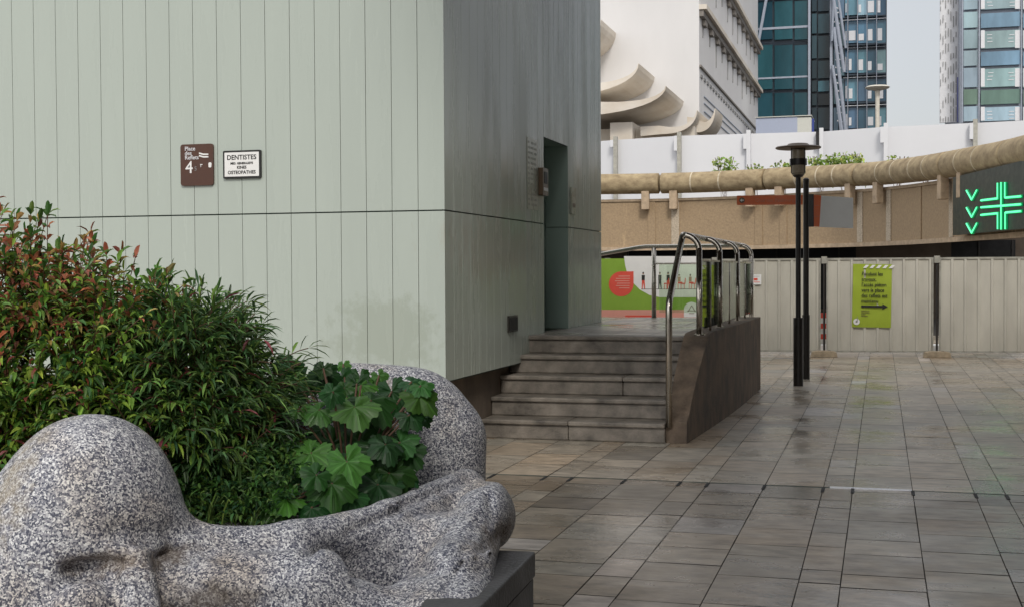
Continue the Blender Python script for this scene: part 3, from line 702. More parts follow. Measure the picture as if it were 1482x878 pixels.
for i in range(len(BL)-1):
    a, b = BL[i], BL[i+1]
    for zz in (3.1, 3.70): dk.face([(a.x, a.y+.4, zz), (b.x, b.y+.4, zz), (b.x*1.35, 66, zz), (a.x*1.35, 66, zz)])
part('deck', dk, M['soffit'], br)
# image-x -> index on the beam line
for px_ in (1246, 1284, 1378, 1096, 1137, 940, 981, 1330):
    i = idx(px_); a, b = BL[i], BL[min(i+1, len(BL)-1)]; d = (b-a); d.z = 0; d.normalize(); nn = norm2(i); w_ = .13
    q = MB(); L_ = [a-d*w_+nn*.001, a+d*w_+nn*.001, a+d*w_+nn*.03, a-d*w_+nn*.03]
    q.hexa([(p.x, p.y, 2.43) for p in L_][::-1], [(p.x, p.y, 3.93+BT(i)) for p in L_][::-1]); part('pilaster', q, M['pilaster'] if px_ in (1246, 1378, 1284, 981) else M['beam'], br)
# tube parapet (a gutter-like concrete tube carried on brackets)
tj = [-1e9, 957, 1110, 1252, 1382, 1474, 1e9]
tubeP = [p+norm2(i)*.12 for i, p in enumerate(BL)]
tt = thing('concrete_tube_parapet', (0, 40, 4.1), 'thick weathered concrete tube running along the top of the footbridge', 'parapet')
for a, b in zip(tj, tj[1:]):
    ii = list(range(0 if a < 0 else idx(a), (len(BL) if b > 9e8 else idx(b)+1)))
    if len(ii) < 2: continue
    lo_, hi_ = ii[0], ii[-1]
    pts = [Vector((tubeP[i].x, tubeP[i].y, TZ(i))) for i in range(lo_, hi_+1)]
    ds = .03
    if a > 0: pts[0] = pts[0]+(pts[1]-pts[0]).normalized()*ds
    if b < 9e8: pts[-1] = pts[-1]-(pts[-1]-pts[-2]).normalized()*ds
    e0 = pts[0]+(pts[1]-pts[0]).normalized()*.03; e1 = pts[-1]-(pts[-1]-pts[-2]).normalized()*.03
    mid = pts[1:-1]
    part('tube_segment', MB().tube([pts[0], e0]+mid+[e1, pts[-1]], [TR-.04, TR]+[TR]*len(mid)+[TR, TR-.04], 28), M['tube'], tt, smooth=True)
M['lime_streak'] = mat('pale_lime_seam', (.58, .50, .37), .85, var=.3, vscale=9)
for px_ in (1002, 1050, 1160, 1194, 1222, 1285, 1310, 1335, 1356, 1405, 1432):
    i = idx(px_); c = Vector((tubeP[i].x, tubeP[i].y, TZ(i))); d = (BL[i+1]-BL[i]); d.z = 0; d.normalize()
    part('seam', MB().tube([c-d*.022, c+d*.022], TR+.003, 28), M['lime_streak'], tt, smooth='auto')
for px_ in (938, 980, 1093, 1133, 1241, 1279, 1375, 1406, 1478):
    i = idx(px_); c = tubeP[i]; d = (BL[i+1]-BL[i]); d.z = 0; d.normalize(); nn = norm2(i); w_ = .13
    q = MB()
    L_ = [c-d*w_+nn*.0, c+d*w_+nn*.0, c+d*w_+nn*.22, c-d*w_+nn*.22]
    q.hexa([(p.x, p.y, TZ(i)-.87) for p in L_][::-1], [(p.x, p.y, TZ(i)-.23) for p in L_][::-1])
    part('bracket', q, M['bracket'], tt, bevel=.02)
# dark shopfronts under the bridge
uw = thing('under_bridge_wall', (0, 52, 0), 'dark wall and openings in the shade under the footbridge', 'wall')
q = MB(); q.box((-30, 52, 0), (14, 52.3, 3.1)); part('wall', q, M['soffit'], uw)
for a, b in ((-10, -.9), (2.4, 4.9), (6, 9)):
    q = MB(); q.box((a, 51.9, .1), (b, 51.99, 2.72)); o = part('opening', q, M['dark'], uw)
    q = MB(); n_ = int((b-a)/1.2)
    for k in range(n_+1): q.box((a+k*1.2-.03, 51.84, .1), (a+k*1.2+.03, 51.895, 2.7))
    part('glazing_bar', q, M['blackmetal'], o)
q = MB(); q.box((-.8, 44, 0), (2.2, 44.5, 3.1)); part('pier', q, M['soffit'], uw)

# ================================================================== PHARMACY SIGN
ph = thing('pharmacy_sign', G(1440, 340, 2.4), 'dark green panel with a lit green neon cross and three chevrons on the bridge', 'sign')
pa = G(1396, 343.5, 2.4); pb_ = G(1530, 332, 2.4)
ia, ib = idx(1396), idx(1528)
pa = BL[ia]+norm2(ia)*.12; pb2 = BL[ib]+norm2(ib)*.12
rv = Vector((pb2.x-pa.x, pb2.y-pa.y, 0)); PL = rv.length; rv.normalize(); pn = Vector((rv.y, -rv.x, 0))
f = frame2(Vector((pa.x, pa.y, 2.45))+pn*.12, rv, (0, 0, 1))
def pp(px_, py_):
    p0 = f(0, 0, .08); r = ray(px_, py_); t = (p0-O).dot(pn)/r.dot(pn); P = O+r*t; return ((P-p0).dot(rv), P.z-2.45)
part('panel', plate(MB(), f, [(0, 0), (PL, 0), (PL, 1.42), (0, 1.42)], -.05, .06), M['pharm'], ph)
def nseg(mb, mb2, p, q, w_=.028):
    A = f(p[0], p[1], .10); B = f(q[0], q[1], .10); mb.tube([A, B], w_, 8)
    A = f(p[0], p[1], .07); B = f(q[0], q[1], .07); mb2.tube([A, B], w_*1.75, 8)
for cy in (283, 308, 331):
    a, b = MB(), MB()
    nseg(a, b, pp(1400, cy-7), pp(1407.5, cy+6.5), .021); nseg(a, b, pp(1407.5, cy+6.5), pp(1415, cy-7.5), .021)
    part('chevron', b, M['neonside'], ph); part('chevron_light', a, M['neon'], ph)
a, b = MB(), MB()
for p, q in (((1450.5, 264), (1450.5, 332.5)), ((1421, 300.5), (1479, 296)), ((1445.3, 265), (1445.3, 287.5)), ((1445.3, 287.5), (1421, 290.5)), ((1456, 264), (1456, 286.5)), ((1456, 286.5), (1479, 284.5)),
             ((1421, 311.5), (1445.5, 309)), ((1445.5, 309), (1445.5, 332)), ((1456.5, 332), (1456.5, 308)), ((1456.5, 308), (1479, 306))):
    nseg(a, b, pp(*p), pp(*q), .022)
part('cross', b, M['neonside'], ph); part('cross_light', a, M['neon'], ph)

# ================================================================== UPPER DECK HOARDING, PLANTS, FAR BUILDINGS
HZ0, HZ1 = 3.9, 6.9
hp = [G(x, y, HZ1) for x, y in ((800, 209.5), (893, 203), (985, 197), (1085, 194), (1190, 191), (1283, 184), (1412, 178.5), (1560, 171))]
hlab = ['white hoarding panel behind the green building', 'white hoarding panel below the scalloped concrete shells', 'white hoarding panel below the slanted white building', 'white hoarding panel below the pale blue box',
        'white hoarding panel behind the largest clump of greenery', 'wide white hoarding panel right of the glass tower', 'white hoarding panel below the right blue tower']
for k, (a, b) in enumerate(zip(hp, hp[1:])):
    th = thing('hoarding_panel', (a.x, a.y, HZ0), hlab[k], 'hoarding', 'white hoarding panels on the upper deck')
    part('panel', MB().obox((a.x, a.y), (b.x, b.y), .08, HZ0, HZ1), M['hoard'], th)
    pc = MB(); pc.box((a.x-.1, a.y-.28, HZ0), (a.x+.05, a.y-.06, HZ1+.12)); part('post', pc, M['fenceframe'] if k in (1, 2, 6) else M['hoard'], th)
    pc = MB(); pc.box((a.x-.22, a.y-.3, HZ1-.6 if k != 1 else HZ1-.3), (a.x-.1, a.y-.1, HZ1-.02)); part('clip', pc, M['dark'] if k == 4 else M['hoard'], th)

# leaves
def leafmesh(mb, base, d, side, L, W, c, droop=.25, fold=.25):
    d = d.normalized(); s_ = d.cross(side)
    if s_.length < 1e-3: return
    s_.normalize(); n_ = s_.cross(d)
    p0 = base; p1 = base+d*L*.38-n_*0; p2 = base+d*L*.75-Vector((0, 0, droop*L*.25)); p3 = base+d*L-Vector((0, 0, droop*L*.6))
    up = n_*W*fold
    a1 = p1+s_*W*.5+up; b1 = p1-s_*W*.5+up; a2 = p2+s_*W*.33+up; b2 = p2-s_*W*.33+up
    i = len(mb.v); mb.v += [tuple(q) for q in (p0, p1, p2, p3, a1, b1, a2, b2)]
    mb.f += [(i, i+4, i+1), (i, i+1, i+5), (i+1, i+4, i+6, i+2), (i+5, i+1, i+2, i+7), (i+2, i+6, i+3), (i+7, i+2, i+3)]; mb.c += [c]*6
def rv3(): v = rng.normal(size=3); return Vector(v/np.linalg.norm(v))
def jit(c, k=.25):
    s_ = 1.3*math.exp(random.gauss(0, k)); return (c[0]*s_*(1+random.gauss(0, .1)), c[1]*s_, c[2]*s_*(1+random.gauss(0, .15)))
# plants along the tube
for k, (x, y, w_, h_, n_, lb) in enumerate(((1048, 240, .42, .62, 260, 'loose green plant left of the lamp on the bridge'), (1092, 243, .35, .38, 90, 'sparse little green plant on the bridge just left of the lamp'), (1135, 238, .4, .45, 170, 'small green plant partly behind the lamp disc'),
                                     (1190, 238, .55, .65, 420, 'bushy green plant on the bridge right of the lamp'), (1225, 234, .75, .72, 620, 'largest bushy yellow green plant on the bridge'),
                                     (1300, 225, .4, .26, 60, 'tiny sprouts on the bridge before the wide hoarding'), (1340, 222, .5, .24, 70, 'thin row of sprouts on the bridge toward the right'))):
    c = PD(x, y, 43 if x < 1260 else 39); c.z = 4.3
    lf = MB(); sm_ = MB()
    ztop = 4.80 + h_
    for i in range(n_):
        a = random.uniform(0, 6.28); r_ = math.sqrt(random.random())*w_
        p = Vector((c.x+r_*math.cos(a), c.y+r_*math.sin(a)*.6, random.uniform(4.6, ztop)- .25*(r_/w_)**2*h_))
        leafmesh(lf, p, rv3()+Vector((0, 0, .3)), rv3(), .15, .085, jit(random.choice([(.22, .30, .06), (.14, .22, .04), (.30, .36, .12)])))
    for i in range(7):
        sm_.tube([(c.x+random.uniform(-.1, .1), c.y, 4.0), (c.x+random.uniform(-w_, w_)*.8, c.y, ztop)], .008, 5)
    th = thing('deck_plant', (c.x, c.y, 4.0), lb, 'plant', 'plants along the bridge parapet'); part('foliage', lf, M['leaf'], th); part('stem', sm_, M['stem'], th)

# --- white building on the left
WC = PD(1012, 195, 75); WX = WC.x; WY0 = WC.y
WY1 = PX(1097, 195, WX).y; WTOP = 40
wb = thing('white_building', ((WX-20), WY0, 3.9), 'tall white concrete building with slanted rows of dark ledges and scalloped shells at its foot', 'building')
part('wall', MB().box((WX-34, WY0, 3.9), (WX, WY1, WTOP)), M['wb'], wb)
def zat(px_, py_): return PX(px_, py_, WX).z
for j, (p, q, kind) in enumerate((((1012, 19), (1095, 130), 1), ((1053, 0), (1093, 63), 1), ((1012, 96), (1096, 192), 2))):
    zl = (zat(*p)+zat(*q))/2
    led = MB(); led.box((WX, WY0+.0, zl), (WX+(.45 if kind == 1 else .12), WY1-.1, zl+(.28 if kind == 1 else .12)))
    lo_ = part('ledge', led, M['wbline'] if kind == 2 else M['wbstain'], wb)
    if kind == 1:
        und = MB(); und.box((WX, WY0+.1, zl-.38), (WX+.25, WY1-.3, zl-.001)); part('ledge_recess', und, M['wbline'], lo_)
        n_ = 11
        for k in range(n_):
            y = WY0+1.2+(WY1-WY0-2)*k/n_
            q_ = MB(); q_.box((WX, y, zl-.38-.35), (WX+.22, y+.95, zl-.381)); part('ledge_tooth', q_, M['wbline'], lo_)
            q_ = MB(); q_.box((WX, y+.2, zl-.75-random.uniform(.5, 1.5)), (WX+.05, y+.34, zl-.731)); part('drip_shadow', q_, M['inkgrey'], lo_)  # thin dark strips in place of drip shadows and rain streaks
    else:
        n_ = 26
        q_ = MB()
        for k in range(n_):
            y = WY0+.5+(WY1-WY0-1)*k/n_; q_.box((WX, y, zl-.55), (WX+.06, y+.8, zl-.36))
        part('vent_row', q_, M['inkgrey'], lo_)
        q_ = MB()
        for zz in (1.5, 1.9, 2.4, 3.3): q_.box((WX, WY0+2, zl-zz), (WX+.05, WY1-2, zl-zz+.06))
        part('cable', q_, M['mullionlt'], lo_)
for zz in (3.3*k for k in range(1, 6)):
    zl = zat(1053, 0)+zz*1.02
# scalloped shells
def shell(pts_px, d, L, thick=2.0, nm='scalloped shell'):
    P = [PD(x, y, d) for x, y in pts_px]; Y = WY0-L
    q = MB()
    n_ = len(P); top = []
    for k, p in enumerate(P):
        t = k/(n_-1); top.append(Vector((p.x-(.02+.5*t*(1-t)), p.y, p.z+thick*(1-t)**1.6+.03)))
    ring0 = [Vector((p.x, Y, p.z)) for p in P]+[Vector((p.x, Y, p.z)) for p in top[::-1]]
    ring1 = [Vector((p.x, WY0, p.z)) for p in ring0]
    m2 = len(ring0)
    for k in range(n_-1):
        q.face([ring0[k], ring0[k+1], ring0[m2-2-k], ring0[m2-1-k]])
    for k in range(m2):
        j = (k+1) % m2; q.face([ring0[j], ring0[k], ring1[k], ring1[j]])
    part('scalloped_shell', q, M['wbstain'], wb, smooth='auto')
    return ring0, m2, q
def curve(x0, y0, xm, ym, x1, y1, n=12):   # superellipse-like sweep up to a sharp tip
    return [(x0+(x1-x0)*math.sin(t*math.pi/2)**.9, y0+(y1-y0)*(1-math.cos(t*math.pi/2))**1.15) for t in [k/n for k in range(n+1)]]
shell(curve(800, 178, 0, 0, 981, 140), 73, 6.5, 1.15)
shell(curve(780, 147, 0, 0, 938, 104), 73.5, 5.2, 1.0)
shell(curve(760, 88, 0, 0, 880, 38), 74, 4.2, 1.2)
shell([(930, 199)]+curve(960, 197, 0, 0, 1014.5, 165), 71.5, 5, .5)
shell([(1000, 197)]+curve(1012, 196, 0, 0, 1041, 163), 73, 3.5, .9)
q = MB(); a = PD(840, 202, 72.5); b = PD(1012, 188, 72.5); q.box((a.x, a.y, a.z-1), (b.x, WY0, b.z)); part('under_shell_box', q, M['wbstain'], wb)
q = MB(); a = PD(883, 200, 71); b = PD(917, 178, 71); q.box((a.x, a.y, a.z-1), (b.x, WY0, b.z)); part('under_shell_box', q, M['wbstain'], wb)  # brownish box stands in for the shadow beneath the shells

# --- glass towers
def tint(base, k=.2):
    s_ = math.exp(random.gauss(0, k)); return tuple(v*s_*(1+random.gauss(0, .04)) for v in base)
def panes(parent, xs, ys, Y, m, base, tk=.22, inset=.35, bases=None):
    for j, (y0, y1) in enumerate(ys):
        for i, (x0, x1) in enumerate(xs):
            a = PY(x0, y1, Y); b = PY(x1, y0, Y); q = MB(); q.cur = tint(bases[j] if bases else base, tk)
            q.box((a.x, Y, a.z), (b.x, Y+.2, b.z)); part('window', q, m, parent)
def pbox(x0, y0, x1, y1, Y, t=.3, c=None):
    a = PY(x0, y1, Y); b = PY(x1, y0, Y); return MB().box((a.x, Y, a.z), (b.x, Y+t, b.z), c)
TY = 126
tw = thing('glass_tower', (PY(1190, 190, TY).x, TY, 3.9), 'dark teal glass tower with bright glazed bays and slanting struts', 'tower')
a = PY(1090, 200, TY); b = PY(1283, 0, TY)
part('tower_core', MB().box((a.x, TY+2.0, 0), (b.x, TY+30, b.z+4)), M['mullion'], tw)
ys_ = [(-30, -2), (1, 58), (65, 130), (134, 176)]
panes(tw, [(1096, 1118), (1121, 1147), (1150, 1169)], ys_, TY, M['tealglass'], (.02, .075, .095), .12)
part('bay_frame', pbox(1095, -30, 1172, 178, TY+.25), M['mullion'], tw)
for yy in (-1, 61.5, 132): part('floor_band', pbox(1096, yy-2, 1171, yy+1.5, TY-.15, .2), M['mullion'], tw)
for yy in (40, 112): part('floor_line', pbox(1096, yy, 1170, yy+1, TY-.05, .04), M['mullionlt'], tw)
p = PY(1110, -6, TY-.6); q_ = PY(1097, 66, TY-.6); part('strut', MB().tube([p, q_], .14, 8), M['mullionlt'], tw)
part('corner_post', pbox(1169.5, -30, 1173, 185, TY-.3, .3), M['mullionlt'], tw)
ys2 = [(-20, 17), (20, 49), (52, 85), (88, 114), (117, 133), (136, 153), (156, 188)]
panes(tw, [(1175, 1182), (1184, 1200)], ys2, TY+1.2, M['tealglass'], (.018, .045, .06), .5)
part('bay_frame', pbox(1172, -30, 1204, 192, TY+1.6), M['mullion'], tw)
part('corner_post', pbox(1201, -30, 1205, 192, TY-.2, .3), M['mullionlt'], tw)
part('bay_frame', pbox(1204, -30, 1283.5, 192, TY+1.6), M['mullion'], tw)
# bright bay
rows = [(-14, 26.5), (29, 67), (72, 110), (114.5, 151), (156, 190)]
for (y0, y1) in rows:
    for (x0, x1) in ((1223, 1226), (1228, 1240), (1242, 1254), (1255.5, 1268), (1269.5, 1282)):
        q = pbox(x0, y0, x1, y1-4, TY+.6, .2, tint(random.choice([(.14, .30, .40), (.26, .44, .50), (.05, .12, .18), (.10, .2, .3)]), .12)); part('window', q, M['tealglass'], tw)
        if random.random() < .85:
            hh = random.uniform(.3, .6)*(y1-y0); ww = (x1-x0)*random.uniform(.3, .9)
            part('pale_reflection', pbox(x0+.5, y1-5-hh, x0+.5+ww, y1-8, TY+.55, .03), M['spandrel'], tw)  # pale rectangles put in as light reflections on the glass
    part('dark_sill', pbox(1222, y1-5, 1282.5, y1, TY+.5, .15), M['mullion'], tw)
    part('spandrel', pbox(1220, y1, 1283, y1+3.2, TY+.2, .4), M['spandrel'], tw)
for x in (1227, 1241, 1254.7, 1268.7): part('mullion', pbox(x-.6, -20, x+.6, 192, TY+.1, .1), M['mullionlt'], tw)
for (x0, x1) in ((1206.5, 1213), (1214, 1222)):
    for (y0, y1) in rows:
        q = pbox(x0, y0, x1, y1, TY+.7, .2, tint((.10, .17, .21), .4)); part('window', q, M['tealglass'], tw)
for k, (xa, ya, xb, yb, r_) in enumerate(((1205, -10, 1222, 105, .17), (1207, 40, 1224, 190, .17), (1212, -10, 1224, 70, .12), (1205, 95, 1219, 192, .15), (1209, 130, 1217, 192, .1), (1204, 60, 1207, -10, .1))):
    part('strut', MB().tube([PY(xa, ya, TY-.6), PY(xb, yb, TY-.6)], r_, 8), M['mullionlt'], tw)
for k in range(16):
    y = 10+k*11; xa = 1206+ (y/190)*6; part('strut', MB().tube([PY(xa, y, TY-.5), PY(xa+8, y+random.uniform(-3, 6), TY-.5)], .07, 6), M['spandrel'], tw)
# pale blue box building
bb = thing('pale_blue_box', (PY(1135, 190, 100).x, 100, 3.9), 'low pale blue box building with cream end before the dark glass tower', 'building')
part('wall', pbox(1094, 169.5, 1154, 205, 100, 4), M['paleblue'], bb); part('end_wall', pbox(1154, 169.5, 1174, 205, 100.02, 4), M['cream'], bb)
part('roof_edge', pbox(1093, 167.8, 1175, 169.8, 99.9, 4.3), M['cream'], bb)
a = PY(1174, 190, 101); part('blue_fin', pbox(1174, 172, 1178, 196, 101), mat('blue_panel', (.03, .06, .3), .5), bb)

# right tower
RY = 112
rt = thing('blue_glass_tower', (PY(1435, 180, RY).x, RY, 3.9), 'pale blue glass office tower with a white perforated edge at the far right', 'tower')
a = PY(1389, 0, RY); b = PY(1560, 0, RY)
part('tower_core', MB().box((a.x, RY+.4, 0), (b.x, RY+25, 40)), M['mullionlt'], rt)
rws = [(-28, -11, 's'), (-9, 14.5, 'w'), (17, 41, 's'), (43, 71, 'w'), (73, 96, 's'), (98, 127, 'w'), (129, 152, 'g'), (154, 176, 'w')]
for y0, y1, kd in rws:
    for (x0, x1) in ((1394.5, 1415.5), (1419.5, 1477), (1480.5, 1535)):
        kd2 = kd if x0 > 1400 else ('w' if kd != 'g' else 'g')
        q = pbox(x0, y0, x1, y1, RY, .2, tint({'s': (.20, .31, .42), 'w': (.30, .42, .47), 'g': (.13, .21, .17)}[kd2], .05))
        o = part('window', q, M['tealglass'], rt)
        if kd == 'w' and x0 > 1400:
            wx = x1-x0
            for aa, bb_ in ((0, .1), (.86, 1)): part('white_blind', pbox(x0+wx*aa, y0+1, x0+wx*bb_, y1-1, RY-.03, .02), M['spandrel'], o)
            lt = MB()
            for k in range(3):
                for aa in (.16, .70):
                    xx = x0+wx*(aa+random.uniform(-.01, .03)); yy = y0+7+k*5
                    s1 = pbox(xx, yy, xx+wx*.13, yy+1.3, RY-.03, .02); base_i = len(lt.v); lt.v += s1.v
                    lt.f += [tuple(i+base_i for i in fc) for fc in s1.f]; lt.c += s1.c
            part('ceiling_lamp', lt, M['spandrel'], o)
for x in (1393, 1417.3, 1478.5): part('mullion', pbox(x-1.1, -28, x+1.1, 178, RY-.25, .2), M['mullionlt'], rt)
part('edge_wall', pbox(1360, -28, 1390, 178, RY+2.0, .3), M['spandrel'], rt)
for k in range(8):
    x = 1361+k*3.7; q = MB(); y = 178-2
    while y > -20:
        h_ = random.uniform(8, 26)*(.4+.6*k/8); s1 = pbox(x, y-h_, x+.55+.07*k, y, RY+1.9, .08); bi = len(q.v); q.v += s1.v; q.f += [tuple(i+bi for i in fc) for fc in s1.f]; q.c += s1.c
        y -= h_+random.uniform(2, 26)*(1.3-k/8)
    part('slot_line', q, M['inkgrey'], rt)
part('blue_fin', pbox(1385, 112, 1387.5, 177, RY+1.8, .1), mat('blue_edge', (.15, .17, .42), .5), rt)
# mushroom lamp on the upper deck
ml = thing('mushroom_lamp', PD(1270, 190, 70), 'cream mushroom shaped lamp post on the upper deck before the glass tower', 'street lamp')
c = PD(1270, 127, 70); part('pole', MB().tube([(c.x, c.y, 3.9), (c.x, c.y, c.z-.4)], .12, 10), M['mush'], ml, smooth='auto')
part('canopy', MB().lathe(c.x, c.y, [(0, c.z+.12), (.55, c.z+.08), (.66, c.z), (.60, c.z-.06), (.14, c.z-.18), (.12, c.z-.45)], 24), M['mush'], ml, smooth='auto')

# ================================================================== GRANITE PLANTER SCULPTURE (signed distance field -> surface nets)
ca, sa = math.cos(R(YAW)), math.sin(R(YAW))
def LP(x, y, d): return np.array([(x-741)/F*d, d, EYE-(y-395)/F*d])   # view-aligned local frame: right, depth, up
def toW(p): return (p[0]*ca-p[1]*sa, p[0]*sa+p[1]*ca, p[2])
gx = np.arange(-2.75, .12, .0145); gy = np.arange(3.75, 6.75, .0145); gz = np.arange(.15, 1.28, .0145)
XX, YY, ZZ = np.meshgrid(gx.astype(np.float32), gy.astype(np.float32), gz.astype(np.float32), indexing='ij')
def ell(c, r, rot=0):
    dx, dy, dz = XX-c[0], YY-c[1], ZZ-c[2]
    if rot: cr_, sr_ = math.cos(R(rot)), math.sin(R(rot)); dx, dy = dx*cr_+dy*sr_, -dx*sr_+dy*cr_
    k = np.sqrt((dx/r[0])**2+(dy/r[1])**2+(dz/r[2])**2); return (k-1)*min(r)
def cap(a, b, ra, rb):
    a = np.array(a); b = np.array(b); ab = b-a; t = ((XX-a[0])*ab[0]+(YY-a[1])*ab[1]+(ZZ-a[2])*ab[2])/ab.dot(ab); t = np.clip(t, 0, 1)
    return np.sqrt((XX-a[0]-t*ab[0])**2+(YY-a[1]-t*ab[1])**2+(ZZ-a[2]-t*ab[2])**2)-(ra+(rb-ra)*t)
def rbox(c, h, r, rot=0):
    dx, dy, dz = XX-c[0], YY-c[1], ZZ-c[2]
    cr_, sr_ = math.cos(R(rot)), math.sin(R(rot)); dx, dy = dx*cr_+dy*sr_, -dx*sr_+dy*cr_
    qx, qy, qz = np.abs(dx)-h[0]+r, np.abs(dy)-h[1]+r, np.abs(dz)-h[2]+r
    return np.sqrt(np.maximum(qx, 0)**2+np.maximum(qy, 0)**2+np.maximum(qz, 0)**2)+np.minimum(np.maximum(qx, np.maximum(qy, qz)), 0)-r
def smin(a, b, k):
    h = np.maximum(k-np.abs(a-b), 0)/k; return np.minimum(a, b)-h*h*k*.25
def ssub(a, b, k): return -smin(-a, b, k)
# body under everything, running from the near left to the far right
A_ = LP(-150, 860, 4.7); B_ = LP(655, 760, 5.45)
S = cap(LP(-200, 900, 4.9), LP(300, 900, 4.75), .36, .30)
S = smin(S, rbox((-1.35, 5.15, .40), (1.05, .62, .24), .08, 20), .08)
# the great domed head
S = smin(S, ell(LP(128, 735, 4.5), (.305, .34, .335)), .1)
S = smin(S, ell(LP(85, 860, 4.5), (.45, .42, .42)), .16)
# rim: from the saddle beside the head up to the far right corner
S = smin(S, cap(LP(255, 800, 4.5), LP(420, 792, 4.62), .085, .085), .12)
S = smin(S, cap(LP(420, 790, 4.62), LP(560, 752, 4.95), .08, .07), .06)
S = smin(S, cap(LP(560, 752, 4.95), LP(672, 708, 5.5), .07, .085), .05)
# right corner masses: knee over the overhang, shank running down left, second knuckle
S = smin(S, ell(LP(690, 745, 5.35), (.15, .22, .14), 20), .05)
S = smin(S, cap(LP(695, 745, 5.1), LP(622, 905, 4.35), .10, .115), .035)
S = smin(S, cap(LP(655, 845, 4.62), LP(560, 960, 4.45), .13, .2), .06)
S = smin(S, cap(LP(640, 800, 4.95), LP(640, 900, 4.75), .14, .16), .05)
S = smin(S, ell(LP(715, 745, 5.2), (.068, .16, .13)), .05)
# forearm and fist rolling out of the head toward the right
S = smin(S, cap(LP(300, 850, 4.42), LP(450, 852, 4.42), .11, .135), .06)
S = smin(S, cap(LP(450, 862, 4.42), LP(560, 930, 4.42), .135, .14), .08)
# hand under the overhang
for k in range(4):
    S = smin(S, cap(LP(655+k*2, 822+k*15, 4.50-.03*k), LP(706-k*3, 800+k*17, 4.66-.04*k), .028, .020), .012)
S = smin(S, ell(LP(668, 838, 4.66), (.085, .12, .12)), .03)
# back lobe
_c = LP(572, 668, 6.08)
bk = (np.abs((XX-_c[0])/.385)**2.8+np.abs((YY-_c[1])/.18)**2.8+np.abs((ZZ-_c[2])/.425)**2.8)**(1/2.8)*.18-.18
bk = smin(bk, cap(LP(490, 585, 6.05), LP(590, 600, 6.1), .17, .17), .12)
bk = smin(bk, cap(LP(380, 640, 6.05), LP(500, 600, 6.05), .2, .16), .12)
bk = smin(bk, cap(LP(655, 640, 6.05), LP(655, 750, 5.95), .13, .13), .1)
S = smin(S, bk, .06)
S = smin(S, rbox((-1.9, 6.0, .5), (.85, .18, .33), .12), .1)
# face: eye hollows, brow, nose, cheek folds
def surf(x, y, d0=3.75, d1=6.5):
    for d in np.arange(d0, d1, .008):
        p = LP(x, y, d); i, j, k = (int(round((p[0]-gx[0])/.0145)), int(round((p[1]-gy[0])/.0145)), int(round((p[2]-gz[0])/.0145)))
        if 0 <= i < S.shape[0] and 0 <= j < S.shape[1] and 0 <= k < S.shape[2] and S[i, j, k] < 0: return d
    return 4.4
def carve(x, y, r_, off=.0, rot=0, k_=.03): 
    global S
    S = ssub(S, ell(LP(x, y, surf(x, y)+off), r_, rot), k_)
def groove(pts, w_, k_=.03, off=-.005, add=False):
    global S
    P = [LP(x, y, surf(x, y)+off) for x, y in pts]
    for p, q in zip(P, P[1:]):
        c_ = cap(p, q, w_, w_); S = smin(S, c_, k_) if add else ssub(S, c_, k_)
S = smin(S, cap(LP(184, 795, 4.25), LP(196, 890, 4.15), .035, .06), .08)
S = smin(S, ell(LP(110, 872, 4.14), (.11, .10, .075)), .05)
S = smin(S, ell(LP(275, 862, 4.33), (.10, .09, .07)), .10)
groove([(196, 800), (203, 840), (214, 878)], .022, .05, .004, True)
groove([(160, 792), (178, 830), (186, 876)], .014, .04, .0, True)
carve(132, 818, (.085, .055, .022)); carve(112, 826, (.05, .06, .02)); carve(244, 800, (.058, .06, .020), .0, -20)
groove([(80, 846), (112, 836), (150, 838), (172, 852)], .012, .03)
groove([(232, 822), (262, 838), (296, 856), (330, 872), (368, 874), (420, 866)], .014, .035)
groove([(60, 870), (80, 850)], .012, .03)
groove([(168, 768), (205, 776), (248, 770), (286, 758)], .010, .06)
groove([(300, 800), (360, 812), (430, 806), (486, 792)], .008, .05)
# sunken triangular panel between the rim and the arms
S = ssub(S, rbox(LP(556, 800, 4.52), (.16, .16, .085), .03, 28), .02)
# undercut below the right knuckle
S = smin(S, cap(LP(694, 790, 4.98), LP(668, 890, 4.35), .075, .085), .03)
